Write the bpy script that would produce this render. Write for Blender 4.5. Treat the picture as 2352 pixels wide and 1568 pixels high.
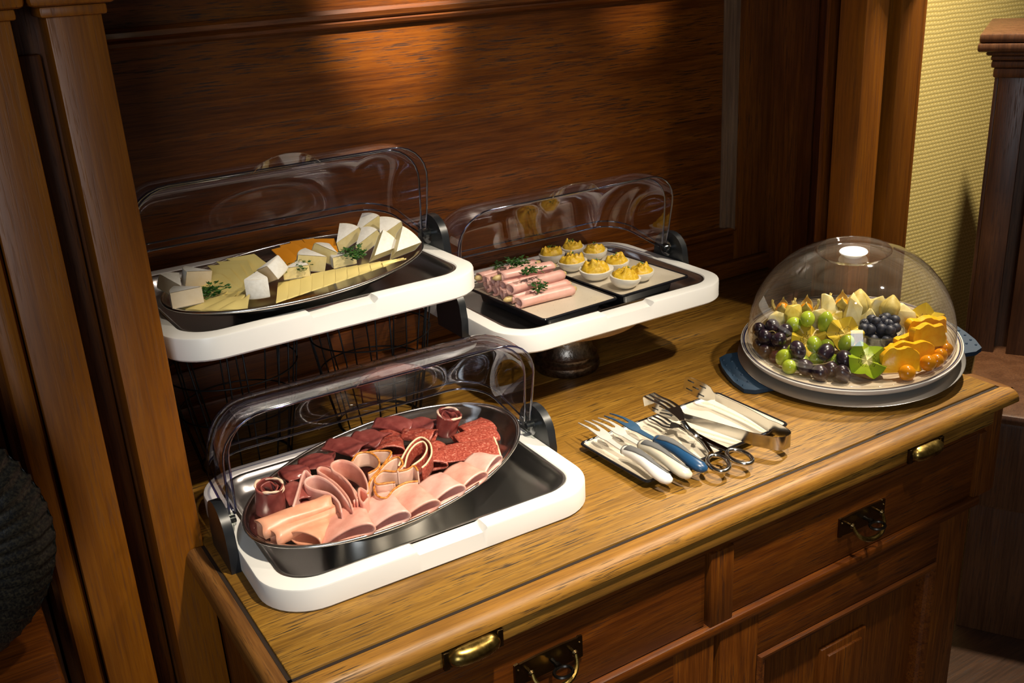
import bpy, bmesh, math, random
import numpy as np
from mathutils import Vector, Matrix
for o in list(bpy.data.objects): bpy.data.objects.remove(o)
SC = bpy.context.scene
COL = SC.collection
PI = math.pi
# ------------------------------------------------------------------ camera
# metres; the counter top is z = 0, x runs along the sideboard, y towards its back panel
F_PX, YAW, PITCH, ROLL, EYE = 2324.6, math.radians(30.85), math.radians(21.37), math.radians(-3.294), 0.75
_f = np.array([math.sin(YAW)*math.cos(PITCH), math.cos(YAW)*math.cos(PITCH), -math.sin(PITCH)])
_r = np.array([math.cos(YAW), -math.sin(YAW), 0.0])
_u = np.cross(_r, _f)
_c, _s = math.cos(ROLL), math.sin(ROLL)
CR, CU, CF = _c*_r+_s*_u, -_s*_r+_c*_u, _f
cam = bpy.data.cameras.new('camera'); co = bpy.data.objects.new('camera', cam); COL.objects.link(co)
cam.sensor_width = 36; cam.lens = 36*F_PX/2352; cam.clip_start = 0.02
co.matrix_world = Matrix(((CR[0], CU[0], -CF[0], 0), (CR[1], CU[1], -CF[1], 0), (CR[2], CU[2], -CF[2], EYE), (0, 0, 0, 1)))
SC.camera = co
def ray(x, y): return CR*((x-1176)/F_PX) - CU*((y-784)/F_PX) + CF
def pz(x, y, z=0.0):
    d = ray(x, y); t = (z-EYE)/d[2]; return np.array([0, 0, EYE])+t*d
def pplane(x, y, c, n):
    d = ray(x, y); o = np.array([0, 0, EYE]); t = np.dot(np.array(c)-o, n)/np.dot(d, n); return o+t*d
# ------------------------------------------------------------------ world, lights, exposure
W = bpy.data.worlds.new('world'); SC.world = W; W.use_nodes = True
W.node_tree.nodes['Background'].inputs[0].default_value = (1.0, 0.78, 0.55, 1)
W.node_tree.nodes['Background'].inputs[1].default_value = 0.045
SC.view_settings.view_transform = 'Standard'; SC.view_settings.look = 'None'
SC.view_settings.gamma = 1; SC.view_settings.use_curve_mapping = False
SC.view_settings.exposure = 0.25
def aim(o, tgt):
    o.rotation_euler = (Vector(tgt)-o.location).to_track_quat('-Z', 'Y').to_euler()
def area(name, loc, tgt, sx, sy, power, col):
    l = bpy.data.lights.new(name, 'AREA'); l.shape = 'RECTANGLE'; l.size = sx; l.size_y = sy; l.energy = power; l.color = col
    o = bpy.data.objects.new(name, l); COL.objects.link(o); o.location = loc; aim(o, tgt); return o
def spot(name, loc, tgt, power, col, deg, blend=0.6, r=0.03):
    l = bpy.data.lights.new(name, 'SPOT'); l.energy = power; l.color = col; l.spot_size = math.radians(deg); l.spot_blend = blend
    l.shadow_soft_size = r
    o = bpy.data.objects.new(name, l); COL.objects.link(o); o.location = loc; aim(o, tgt); return o
WARM = (1.0, 0.875, 0.69)
# daylight from the window behind the camera (it mirrors in the dome) and the room's warm ceiling spots, about 2.5 m above the floor
area('window_behind_camera_offscreen', (-0.95, -1.45, 1.05), (0.8, 1.3, 0.0), 0.8, 1.2, 20, (0.82, 0.91, 1.0))
spot('ceiling_spot_front_right_offscreen', (1.70, 0.45, 1.65), (0.92, 1.36, 0.10), 105, WARM, 44, 1.0, 0.03)
spot('ceiling_spot_front_offscreen', (0.66, 0.38, 1.65), (0.64, 1.00, 0.0), 150, WARM, 46, 1.0, 0.035)
spot('ceiling_spot_niche_offscreen', (0.80, 0.62, 1.65), (0.80, 1.69, 0.66), 380, WARM, 12, 1.0, 0.03)
spot('ceiling_spot_niche_offscreen', (1.32, 0.62, 1.65), (1.34, 1.69, 0.66), 110, WARM, 9, 1.0, 0.03)
spot('ceiling_spot_corner_offscreen', (2.05, 1.30, 1.65), (1.95, 1.45, 0.0), 210, WARM, 100, 0.9, 0.04)
# ------------------------------------------------------------------ material helpers
class NT:
    def __init__(s, name):
        s.m = bpy.data.materials.new(name); s.m.use_nodes = True; s.t = s.m.node_tree; s.t.nodes.clear()
        s.out = s.n('ShaderNodeOutputMaterial')
    def n(s, typ, **kw):
        nd = s.t.nodes.new(typ)
        for k, v in kw.items():
            if k.startswith('_'): setattr(nd, k[1:], v)
        return nd
    def l(s, a, b): s.t.links.new(a, b)
    def val(s, nd, key, v):
        if hasattr(v, 'links'): s.l(v, nd.inputs[key])
        else: nd.inputs[key].default_value = v
    def coord(s, scale=(1, 1, 1), off=(0, 0, 0), kind='Object'):
        tc = s.n('ShaderNodeTexCoord'); mp = s.n('ShaderNodeMapping')
        s.l(tc.outputs[kind], mp.inputs[0]); mp.inputs['Scale'].default_value = scale; mp.inputs['Location'].default_value = off
        return mp.outputs[0]
    def noise(s, vec, scale=1.0, detail=3, rough=0.55, dist=0.0):
        nd = s.n('ShaderNodeTexNoise'); s.l(vec, nd.inputs['Vector'])
        for k, v in (('Scale', scale), ('Detail', detail), ('Roughness', rough), ('Distortion', dist)): nd.inputs[k].default_value = v
        return nd.outputs['Fac']
    def ramp(s, fac, stops):
        nd = s.n('ShaderNodeValToRGB'); s.l(fac, nd.inputs[0]); e = nd.color_ramp.elements
        while len(e) < len(stops): e.new(0.5)
        for i, (p, c) in enumerate(stops):
            e[i].position = p; e[i].color = (*c, 1) if len(c) == 3 else c
        return nd.outputs[0]
    def mix(s, fac, a, b, mode='MIX'):
        nd = s.n('ShaderNodeMix', _data_type='RGBA', _blend_type=mode); s.val(nd, 0, fac)
        for k, v in ((6, a), (7, b)): s.val(nd, k, v if hasattr(v, 'links') else (*v, 1))
        return nd.outputs[2]
    def math(s, op, a, b=0.0, clamp=False):
        nd = s.n('ShaderNodeMath', _operation=op, _use_clamp=clamp); s.val(nd, 0, a); s.val(nd, 1, b); return nd.outputs[0]
    def bump(s, h, strength=0.3, dist=0.001):
        nd = s.n('ShaderNodeBump'); s.l(h, nd.inputs['Height']); nd.inputs['Strength'].default_value = strength; nd.inputs['Distance'].default_value = dist
        return nd.outputs[0]
    def bsdf(s, col, rough=0.5, metal=0.0, normal=None, **kw):
        b = s.n('ShaderNodeBsdfPrincipled'); s.val(b, 'Base Color', col if hasattr(col, 'links') else (*col, 1))
        s.val(b, 'Roughness', rough); s.val(b, 'Metallic', metal)
        if normal is not None: s.l(normal, b.inputs['Normal'])
        for k, v in kw.items():
            key = k.replace('_', ' ')
            s.val(b, key, v)
        s.l(b.outputs[0], s.out.inputs[0]); return b
def plain(name, col, rough=0.5, metal=0.0, **kw):
    t = NT(name); t.bsdf(col, rough, metal, **kw); return t.m
def wood(name, dark, mid, light, axis='x', rough=0.38, pore=0.6, ring=10, s=1.0, worn=None, off=(0, 0, 0), spec=0.5):
    """oak: soft figure, fine streaks and dark open grain running along one axis"""
    t = NT(name); ax = 'xyz'.index(axis)
    def sc(al, ac): v = [ac*s]*3; v[ax] = al*s; return tuple(v)
    big = t.noise(t.coord(sc(1.1, 9.0), off), 1.0, 3, 0.5, 0.3)
    rings = t.math('MULTIPLY', t.math('ADD', t.math('SINE', t.math('MULTIPLY', big, ring*7.0)), 1.0), 0.5)
    fine = t.noise(t.coord(sc(7.5, 200), off), 1.0, 4, 0.7)
    g = t.math('ADD', t.math('ADD', t.math('MULTIPLY', rings, 0.13), t.math('MULTIPLY', fine, 0.85)), t.math('MULTIPLY', big, 0.25))
    col = t.ramp(g, ((0.36, dark), (0.60, mid), (0.84, light)))
    if worn is not None:
        wn = t.noise(t.coord((3.2, 5.0, 3.2), (3, 1, 0)), 1.0, 4, 0.6)
        col = t.mix(t.math('MULTIPLY', t.ramp(wn, ((0.40, (0, 0, 0)), (0.66, (1, 1, 1)))), 0.45), col, worn)
    pn = t.noise(t.coord(sc(19, 400), off), 1.0, 3, 0.65, 0.1)
    pm = t.math('MULTIPLY', t.ramp(pn, ((0.52, (0, 0, 0)), (0.63, (1, 1, 1)))), t.math('ADD', t.math('MULTIPLY', rings, 0.75), 0.25))
    col = t.mix(t.math('MULTIPLY', pm, pore), col, tuple(c*0.22 for c in dark))
    h = t.math('SUBTRACT', t.math('MULTIPLY', fine, 0.4), t.math('MULTIPLY', pm, 0.9))
    rg = t.math('ADD', t.math('MULTIPLY', pm, 0.2), rough)
    t.bsdf(col, rg, 0, t.bump(h, 0.22, 0.0005), Specular_IOR_Level=spec)
    return t.m
M = {}
M['counter'] = wood('worn_oak_counter', (0.060, 0.024, 0.003), (0.21, 0.098, 0.012), (0.38, 0.20, 0.028), 'x', 0.42, 1.0, 7, 1.0, (0.36, 0.182, 0.024))
M['mould'] = wood('worn_oak_moulding', (0.10, 0.038, 0.004), (0.25, 0.108, 0.011), (0.40, 0.20, 0.025), 'x', 0.46, 0.9, 6, 1.0, (0.42, 0.195, 0.034), (4, 2, 1))
M['mould_y'] = wood('worn_oak_end_moulding', (0.08, 0.03, 0.008), (0.17, 0.07, 0.016), (0.26, 0.115, 0.028), 'y', 0.34, 0.6, 6, 1.0, None, (4, 2, 1))
M['front'] = wood('red_brown_oak_front', (0.045, 0.010, 0.001), (0.125, 0.031, 0.0025), (0.195, 0.055, 0.0045), 'x', 0.36, 0.7, 7, 1.0, None, (1, 5, 2))
M['front_v'] = wood('red_brown_oak_upright', (0.050, 0.012, 0.001), (0.130, 0.034, 0.003), (0.20, 0.060, 0.005), 'z', 0.36, 0.7, 6, 1.0, None, (2, 7, 2))
M['post'] = wood('orange_oak_pillar', (0.13, 0.036, 0.001), (0.23, 0.068, 0.002), (0.31, 0.100, 0.004), 'z', 0.42, 0.30, 4, 0.8, None, (7, 3, 1))
M['panel'] = wood('oak_back_panel', (0.045, 0.010, 0.001), (0.125, 0.033, 0.0028), (0.195, 0.058, 0.005), 'x', 0.33, 0.9, 4, 1.1, None, (3, 0, 6))
M['dark_v'] = wood('oak_upright', (0.050, 0.012, 0.001), (0.130, 0.034, 0.003), (0.20, 0.060, 0.005), 'z', 0.4, 0.6, 5, 1.0, None, (9, 1, 3))
M['dark_h'] = wood('oak_rail', (0.045, 0.010, 0.001), (0.125, 0.031, 0.0025), (0.195, 0.055, 0.0045), 'x', 0.36, 0.6, 5, 1.0, None, (5, 1, 8))
M['walnut'] = wood('walnut_dresser', (0.030, 0.011, 0.004), (0.080, 0.031, 0.011), (0.125, 0.052, 0.019), 'z', 0.4, 0.5, 5, 1.0, None, (1, 1, 3))
M['board'] = wood('pale_wood_board', (0.16, 0.075, 0.025), (0.30, 0.155, 0.055), (0.42, 0.235, 0.09), 'x', 0.45, 0.4, 5)
M['white'] = plain('white_plastic', (0.86, 0.85, 0.82), 0.32)
M['black'] = plain('black_plastic', (0.012, 0.014, 0.017), 0.35)
M['steel'] = plain('polished_steel', (0.56, 0.55, 0.53), 0.16, 1.0)
M['pan'] = plain('dark_steel_pan', (0.55, 0.54, 0.52), 0.28, 1.0)
M['wire'] = plain('black_wire', (0.012, 0.012, 0.013), 0.4, 0.6)
def pewter():
    t = NT('hammered_pewter'); n = t.noise(t.coord(), 130, 3, 0.6)
    t.bsdf(t.ramp(n, ((0.3, (0.10, 0.085, 0.07)), (0.7, (0.30, 0.26, 0.22)))), 0.32, 1.0, t.bump(n, 0.5, 0.002)); return t.m
M['pewter'] = pewter()
def brass():
    t = NT('aged_brass'); n = t.noise(t.coord(), 60, 4, 0.6)
    t.bsdf(t.ramp(n, ((0.3, (0.16, 0.10, 0.025)), (0.65, (0.42, 0.29, 0.08)))), t.math('ADD', t.math('MULTIPLY', n, 0.25), 0.16), 1.0); return t.m
M['brass'] = brass()
M['bronze'] = plain('dark_bronze', (0.13, 0.085, 0.035), 0.3, 1.0)
M['iron'] = plain('dark_iron_key', (0.05, 0.045, 0.04), 0.35, 1.0)
def clear(name, tint, refl=0.05, power=3.6, rough=0.03):
    t = NT(name); lw = t.n('ShaderNodeLayerWeight'); lw.inputs[0].default_value = 0.5
    fac = t.math('ADD', t.math('MULTIPLY', t.math('POWER', lw.outputs['Facing'], power), 0.85), refl, True)
    tr = t.n('ShaderNodeBsdfTransparent'); tr.inputs[0].default_value = (*tint, 1)
    gl = t.n('ShaderNodeBsdfGlossy'); gl.inputs['Color'].default_value = (0.95, 0.96, 1, 1); gl.inputs['Roughness'].default_value = rough
    mx = t.n('ShaderNodeMixShader'); t.l(fac, mx.inputs[0]); t.l(tr.outputs[0], mx.inputs[1]); t.l(gl.outputs[0], mx.inputs[2])
    t.l(mx.outputs[0], t.out.inputs[0]); return t.m
M['clear'] = clear('clear_plastic_lid', (0.915, 0.90, 0.93), 0.06, 2.9)
M['dome'] = clear('clear_plastic_dome', (0.945, 0.935, 0.925), 0.06, 2.7)
M['rim'] = clear('blue_tinted_plastic_edge', (0.26, 0.28, 0.52), 0.14, 2.5, 0.08)
M['glass'] = clear('clear_glass', (0.90, 0.93, 0.90), 0.07, 2.5, 0.02)
# ------------------------------------------------------------------ mesh helpers
def link(o, parent=None):
    COL.objects.link(o)
    if parent is not None: o.parent = parent
    return o
def mob(name, V, Fc, mat, parent=None, smooth=True, sharp=None, origin=None, extra=None, fmat=None):
    """one mesh object; origin (world) is subtracted from V and becomes the location"""
    V = np.asarray(V, float)
    me = bpy.data.meshes.new(name)
    loc = None
    if origin is not None:
        loc = np.asarray(origin, float); V = V-loc
    me.from_pydata(V.tolist(), [], [list(f) for f in Fc])
    bm = bmesh.new(); bm.from_mesh(me); bmesh.ops.recalc_face_normals(bm, faces=bm.faces); bm.to_mesh(me); bm.free()
    me.materials.append(mat)
    for x in (extra or ()): me.materials.append(x)
    if fmat is not None:
        for p, k in zip(me.polygons, fmat): p.material_index = k
    if smooth:
        for p in me.polygons: p.use_smooth = True
        if sharp is not None: me.set_sharp_from_angle(angle=math.radians(sharp))
    me.update()
    o = bpy.data.objects.new(name, me); link(o, parent)
    if loc is not None: o.location = loc
    return o
def tag(o, label, cat, group=None, kind=None):
    if label: o['label'] = label
    if cat: o['category'] = cat
    if group: o['group'] = group
    if kind: o['kind'] = kind
    return o
def thing(name, label, cat, loc=(0, 0, 0), rot=(0, 0, 0), group=None):
    o = bpy.data.objects.new(name, None); link(o); o.location = loc; o.rotation_euler = rot; o.empty_display_size = 0.02
    return tag(o, label, cat, group)
def copy_tree(o, parent=None):
    c = o.copy(); link(c, parent)
    for ch in list(o.children): copy_tree(ch, c)
    return c
def join(*parts):
    V, Fc, k = [], [], 0
    for v, f in parts:
        V += [tuple(p) for p in v]; Fc += [tuple(i+k for i in q) for q in f]; k = len(V)
    return V, Fc
def box(x0, x1, y0, y1, z0, z1, b=0.0015):
    """box with bevelled edges"""
    bm = bmesh.new(); bmesh.ops.create_cube(bm, size=1)
    for v in bm.verts: v.co = Vector((x0+(v.co.x+.5)*(x1-x0), y0+(v.co.y+.5)*(y1-y0), z0+(v.co.z+.5)*(z1-z0)))
    if b: bmesh.ops.bevel(bm, geom=bm.edges[:], offset=b, segments=2, affect='EDGES', profile=0.5)
    bm.verts.index_update(); V = [tuple(v.co) for v in bm.verts]; Fc = [[v.index for v in f.verts] for f in bm.faces]; bm.free()
    return V, Fc
def grid(P, cu=False, cv=False):
    """P[i][j] rows of points -> quads; cu / cv close in i / j"""
    P = np.asarray(P, float); n, m = P.shape[:2]; Fc = []
    for i in range(n if cu else n-1):
        for j in range(m if cv else m-1):
            a, b = i, (i+1) % n; c, d = j, (j+1) % m
            Fc.append((a*m+c, a*m+d, b*m+d, b*m+c))
    return P.reshape(-1, 3), Fc
def lathe(prof, seg=48, c=(0, 0, 0), cap=True):
    P = [[(c[0]+r*math.cos(2*PI*k/seg), c[1]+r*math.sin(2*PI*k/seg), c[2]+z) for k in range(seg)] for r, z in prof]
    return grid(P, False, True)
def tube(pts, r, seg=8, closed=False, caps=True):
    P = np.asarray(pts, float); n = len(P); R = np.full(n, r) if np.isscalar(r) else np.asarray(r, float)
    T = np.zeros_like(P)
    for i in range(n):
        a = P[(i-1) % n] if (closed or i > 0) else P[i]; b = P[(i+1) % n] if (closed or i < n-1) else P[i]
        T[i] = (b-a)/(np.linalg.norm(b-a)+1e-12)
    up = np.array([0, 0, 1.]) if abs(T[0][2]) < 0.9 else np.array([1., 0, 0])
    N = np.cross(T[0], up); N /= np.linalg.norm(N); rows = []
    for i in range(n):
        N = N-T[i]*np.dot(N, T[i]); N /= np.linalg.norm(N)+1e-12; B = np.cross(T[i], N)
        rows.append([P[i]+R[i]*(math.cos(2*PI*k/seg)*N+math.sin(2*PI*k/seg)*B) for k in range(seg)])
    V, Fc = grid(rows, closed, True)
    if not closed and caps: Fc = Fc+[tuple(range(seg))[::-1], tuple((n-1)*seg+k for k in range(seg))]
    return V, Fc
def rrect(w, d, r, n=8):
    pts = []
    for sx, sy, a0 in ((1, 1, 0), (-1, 1, 90), (-1, -1, 180), (1, -1, 270)):
        for k in range(n+1):
            a = math.radians(a0+90*k/n); pts.append((sx*(w/2-r)+r*math.cos(a), sy*(d/2-r)+r*math.sin(a)))
    return pts
def sweep_rr(prof, n=8, capfirst=False, caplast=False):
    """prof: list of (w, d, r, z) rounded rectangles -> skin"""
    P = [[(x, y, z) for x, y in rrect(w, d, r, n)] for w, d, r, z in prof]
    V, Fc = grid(P, False, True); m = len(P[0])
    if capfirst: Fc = Fc+[tuple(range(m))]
    if caplast: Fc = Fc+[tuple((len(P)-1)*m+k for k in range(m))]
    return V, Fc
def prism(prof, a0, a1, axis='x'):
    """closed 2-D profile extruded along an axis; profile is (y,z) for x and (x,z) for y"""
    def p(q, a): return (a, q[0], q[1]) if axis == 'x' else (q[0], a, q[1])
    n = len(prof); V = [p(q, a0) for q in prof]+[p(q, a1) for q in prof]
    Fc = [(i, (i+1) % n, n+(i+1) % n, n+i) for i in range(n)]+[tuple(range(n))[::-1], tuple(range(n, 2*n))]
    return V, Fc
# ------------------------------------------------------------------ setting: walls and floor
FLOOR = -0.86
def wallpaper():
    t = NT('woven_yellow_wallpaper')
    v = t.coord((1, 1, 1))
    sp = t.n('ShaderNodeSeparateXYZ'); t.l(v, sp.inputs[0])
    wob = t.noise(t.coord((14, 14, 14)), 1.0, 2)
    def band(o, k, ph=None):
        a = t.math('MULTIPLY', o, k); a = t.math('ADD', a, t.math('MULTIPLY', wob, 3.0))
        if ph is not None: a = t.math('ADD', a, ph)
        return t.math('MULTIPLY', t.math('ADD', t.math('SINE', a), 1.0), 0.5)
    hz = band(sp.outputs['Z'], 2*PI/0.0115)
    hx = band(sp.outputs['X'], 2*PI/0.014, t.math('MULTIPLY', t.math('FLOOR', t.math('MULTIPLY', sp.outputs['Z'], 1/0.0115)), PI))
    h = t.math('MULTIPLY', t.math('POWER', hz, 0.6), t.math('ADD', t.math('MULTIPLY', hx, 0.7), 0.3))
    col = t.ramp(h, ((0.1, (0.52, 0.39, 0.11)), (0.6, (0.68, 0.54, 0.19))))
    t.bsdf(col, 0.75, 0, t.bump(h, 0.35, 0.002)); return t.m
def struct(o): o['kind'] = 'structure'; return o
struct(mob('wall_back', *box(-1.2, 4.6, 1.80, 1.90, FLOOR, 2.1, 0), wallpaper(), smooth=False))
struct(mob('wall_left', *box(-1.2, 0.045, 1.55, 1.80, FLOOR, 2.1, 0), M['dark_v'], smooth=False))
struct(mob('floor', *box(-1.2, 4.6, -2.2, 1.80, FLOOR-0.05, FLOOR, 0), wood('dark_floorboards', (0.02, 0.01, 0.005), (0.05, 0.022, 0.01), (0.08, 0.036, 0.016), 'x', 0.4), smooth=False))
# ------------------------------------------------------------------ the sideboard
SB = thing('sideboard', 'tall carved oak sideboard with pillared niche, drawers and brass pulls', 'sideboard', (0, 0, 0))
def part(name, geo, mat, parent=SB, smooth=True, sharp=35):
    return mob(name, geo[0], geo[1], mat, parent, smooth, sharp)
XC = 0.89                                          # axis of symmetry
GL, GR, GF = 0.243, 1.522, 0.932                   # edges of the counter slab
part('counter_board', box(GL, GR, GF, 1.4285, -0.022, 0.0, 0.002), M['counter'])
part('niche_shelf_board', box(0.065, 1.715, 1.4315, 1.665, -0.022, 0.001, 0.002), M['counter'])
part('joint_strip', box(0.10, 1.68, 1.4280, 1.4320, -0.020, -0.0015, 0), M['counter'])
def nosing(y_in, y_out, zt, zb):                   # rounded nosing, profile from the groove outwards
    h = zt-zb; p = [(y_in, zt), ]
    for k in range(9):
        a = PI/2*k/8; p.append((y_out-(y_out-y_in)*0.55*(-1)*(1-math.sin(a))*1.0, zt-h*0.75*(1-math.cos(a))))
    p += [(y_out, zb), (y_in, zb)]
    return p
pf = [(GF-0.0045, -0.0035)]
for k in range(10):
    a = PI/2*k/9; pf.append((0.913-0.018*math.sin(a), -0.003-0.017*(1-math.cos(a))))
pf += [(0.895, -0.022), (0.900, -0.026), (GF-0.0045, -0.026)]
part('front_moulding', prism(pf, 0.216, 1.536), M['mould'])
pl = [(GL-0.0045, -0.0035)]+[(0.226-0.010*math.sin(PI/2*k/9), -0.003-0.017*(1-math.cos(PI/2*k/9))) for k in range(10)]+[(0.216, -0.026), (GL-0.0045, -0.026)]
part('side_moulding', prism(pl, 0.914, 1.272, 'y'), M['mould_y'])
M['gap_shade_grime'] = plain('grimy_shade_seam', (0.018, 0.008, 0.003), 0.8)  # shade of the slab gap, painted as a dark strip together with its grime
part('seam', box(GL-0.0046, GR, GF-0.0047, GF+0.0002, -0.020, -0.0030, 0), M['gap_shade_grime'])
part('seam', box(GL-0.0047, GL+0.0002, GF-0.0046, 1.27, -0.020, -0.0030, 0), M['gap_shade_grime'])
pr_ = [(2*XC-a+0.0, b) for a, b in pl]
part('side_moulding', prism([(a-0.015, b) for a, b in pr_], 0.914, 1.272, 'y'), M['mould_y'])
# carcass of the drawer storey
part('side_panel', box(0.246, 0.300, 0.914, 1.60, FLOOR+0.09, -0.026, 0.004), M['front_v'])
part('side_panel', box(1.478, 1.528, 0.914, 1.60, -0.200, -0.026, 0.006), M['front_v'])
part('carcass_back_box', box(0.26, 1.50, 0.955, 1.58, FLOOR+0.09, -0.026, 0), M['dark_v'])
part('pull_out_slide', box(0.302, 1.476, 0.899, 0.97, -0.048, -0.0262, 0.002), M['mould'])
part('rail', box(0.300, 1.478, 0.914, 0.97, -0.066, -0.049, 0.001), M['front'])
part('rail', box(0.300, 1.478, 0.905, 0.97, -0.209, -0.191, 0.005), M['front'])
part('drawer_divider', box(0.850, 0.894, 0.908, 0.97, -0.191, -0.066, 0.0015), M['front_v'])
DR = []
for x0, x1 in ((0.302, 0.845), (0.897, 1.460)):
    d = part('drawer', box(x0, x1, 0.915, 0.96, -0.189, -0.068, 0.0015), M['front']); DR.append(d)
part('stile', box(1.461, 1.478, 0.909, 0.97, -0.191, -0.066, 0.0015), M['front_v'])
# doors of the lower storey
def door(x0, x1, parent=SB):
    z0, z1 = FLOOR+0.10, -0.212; fw = 0.078
    d = part('door', join(box(x0, x1, 0.930, 0.955, z0, z1, 0.001)), M['front_v'])
    part('door_rail', box(x0+fw-0.0005, x1-fw+0.0005, 0.912, 0.931, z1-fw, z1, 0.0015), M['front'], d)
    part('door_rail', box(x0+fw-0.0005, x1-fw+0.0005, 0.912, 0.931, z0, z0+fw, 0.0015), M['front'], d)
    part('door_stile', box(x0, x0+fw, 0.912, 0.931, z0, z1, 0.0015), M['front_v'], d)
    part('door_stile', box(x1-fw, x1, 0.912, 0.931, z0, z1, 0.0015), M['front_v'], d)
    # stepped frame moulding standing proud around the panel
    a0, a1, b0, b1 = x0+fw, x1-fw, z0+fw, z1-fw
    prof = ((0.0, 0.912), (0.004, 0.907), (0.009, 0.908), (0.012, 0.914), (0.016, 0.911), (0.021, 0.916), (0.024, 0.926), (0.024, 0.931))
    P = [[(xa, yy, za) for xa, za in ((a0+t, b0+t), (a1-t, b0+t), (a1-t, b1-t), (a0+t, b1-t))] for t, yy in prof]
    part('panel_moulding', grid(P, False, True), M['front'], d, True, 20)
    xm, zt = (x0+x1)/2, z1-0.150                   # raised stepped ornament on the panel
    part('panel_ornament', join(box(xm-0.055, xm+0.055, 0.921, 0.931, zt-0.28, zt, 0.003), box(xm-0.042, xm+0.042, 0.916, 0.925, zt-0.268, zt-0.014, 0.003)), M['front_v'], d)
    return d
door(0.310, 0.8625); door(0.8745, 1.4585)
part('door_post', box(0.8635, 0.8735, 0.925, 0.96, FLOOR+0.09, -0.209, 0.001), M['front_v'])
part('lower_side_panel', box(1.4595, 1.4770, 0.935, 1.58, FLOOR+0.09, -0.205, 0.001), M['front_v'])
part('lower_side_panel', box(0.292, 0.309, 0.935, 1.58, FLOOR+0.09, -0.205, 0.001), M['front_v'])
part('plinth', box(0.29, 1.48, 0.93, 1.58, FLOOR, FLOOR+0.09, 0.003), M['dark_h'])
# cup pulls on the pull-out slide
def cup_pull(x, y, z, parent=SB):
    rows = []
    for i in range(9):
        a = PI*i/8; row = []
        for j in range(13):
            b = -PI/2+PI*j/12
            row.append((0.036*math.sin(b)*(0.55+0.45*math.sin(a)) if True else 0, -0.019*math.cos(b)**0.6*math.sin(a)**0.8 if 0 < i < 8 else 0.0, 0.013*math.cos(a)))
        rows.append(row)
    V, Fc = grid(rows); V = V+np.array([x, y, z])
    o = part('cup_pull', (V, Fc), M['brass'], parent)
    part('back_plate', box(x-0.040, x+0.040, y-0.0002, y+0.003, z-0.0135, z+0.0135, 0.0008), M['bronze'], o)
    for s in (-1, 1): part('pull_end_plate', box(x+s*0.0375-0.004, x+s*0.0375+0.004, y-0.004, y+0.002, z-0.0125, z+0.0125, 0.001), M['bronze'], o)
cup_pull(0.456, 0.897, -0.0372); cup_pull(1.294, 0.897, -0.0372)
# drop handles with key, one on each drawer
def drop_handle(xm, z, parent):
    y = 0.915
    pts = [(-0.053, 0.0165), (-0.047, 0.0175), (-0.045, 0.0158), (-0.020, 0.0170), (0.020, 0.0170), (0.045, 0.0158), (0.047, 0.0175), (0.053, 0.0165),
           (0.053, -0.0165), (0.047, -0.0175), (0.045, -0.0158), (0.020, -0.0170), (-0.020, -0.0170), (-0.045, -0.0158), (-0.047, -0.0175), (-0.053, -0.0165)]
    V = [(xm+a, y-0.0035, z+b) for a, b in pts]+[(xm+a, y+0.0006, z+b) for a, b in pts]; n = len(pts)
    Fc = [(i, (i+1) % n, n+(i+1) % n, n+i) for i in range(n)]+[tuple(range(n))]
    pl = part('handle_plate', (V, Fc), M['bronze'], parent, False)
    for sx in (-1, 1):
        x = xm+sx*0.034
        V, Fc = tube([(x, y-0.002, z+0.003), (x, y-0.010, z+0.003), (x, y-0.013, z+0.003), (x, y-0.016, z+0.003)], [0.003, 0.0028, 0.0052, 0.003], 10)
        part('handle_post', (V, Fc), M['bronze'], pl)
        part('rivet', tube([(xm+sx*0.048, y-0.003, z+0.008), (xm+sx*0.048, y-0.0055, z+0.008)], [0.0022, 0.0012], 8), M['bronze'], pl)
    arc = [(xm-0.034*math.cos(PI*k/16), y-0.014-0.016*math.sin(PI*k/16), z+0.003-0.026*math.sin(PI*k/16)**0.8) for k in range(17)]
    part('handle_bail', tube(arc, [0.0026+0.0018*math.sin(PI*k/16) for k in range(17)], 8), M['brass'], pl)
    key = join(tube([(xm+0.004, y-0.003, z), (xm+0.004, y-0.016, z)], [0.0035, 0.0022], 8), tube([(xm+0.004, y-0.014, z), (xm+0.004, y-0.020, z)], [0.0045, 0.0045], 8),
               tube([(xm+0.004+0.013*math.cos(t), y-0.0295-0.0105*math.sin(t), z-0.002) for t in np.linspace(0, 2*PI, 16, endpoint=False)], 0.0024, 6, True))
    part('key', key, M['iron'], pl)
drop_handle(0.5735, -0.121, DR[0]); drop_handle(1.1735, -0.127, DR[1])
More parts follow.
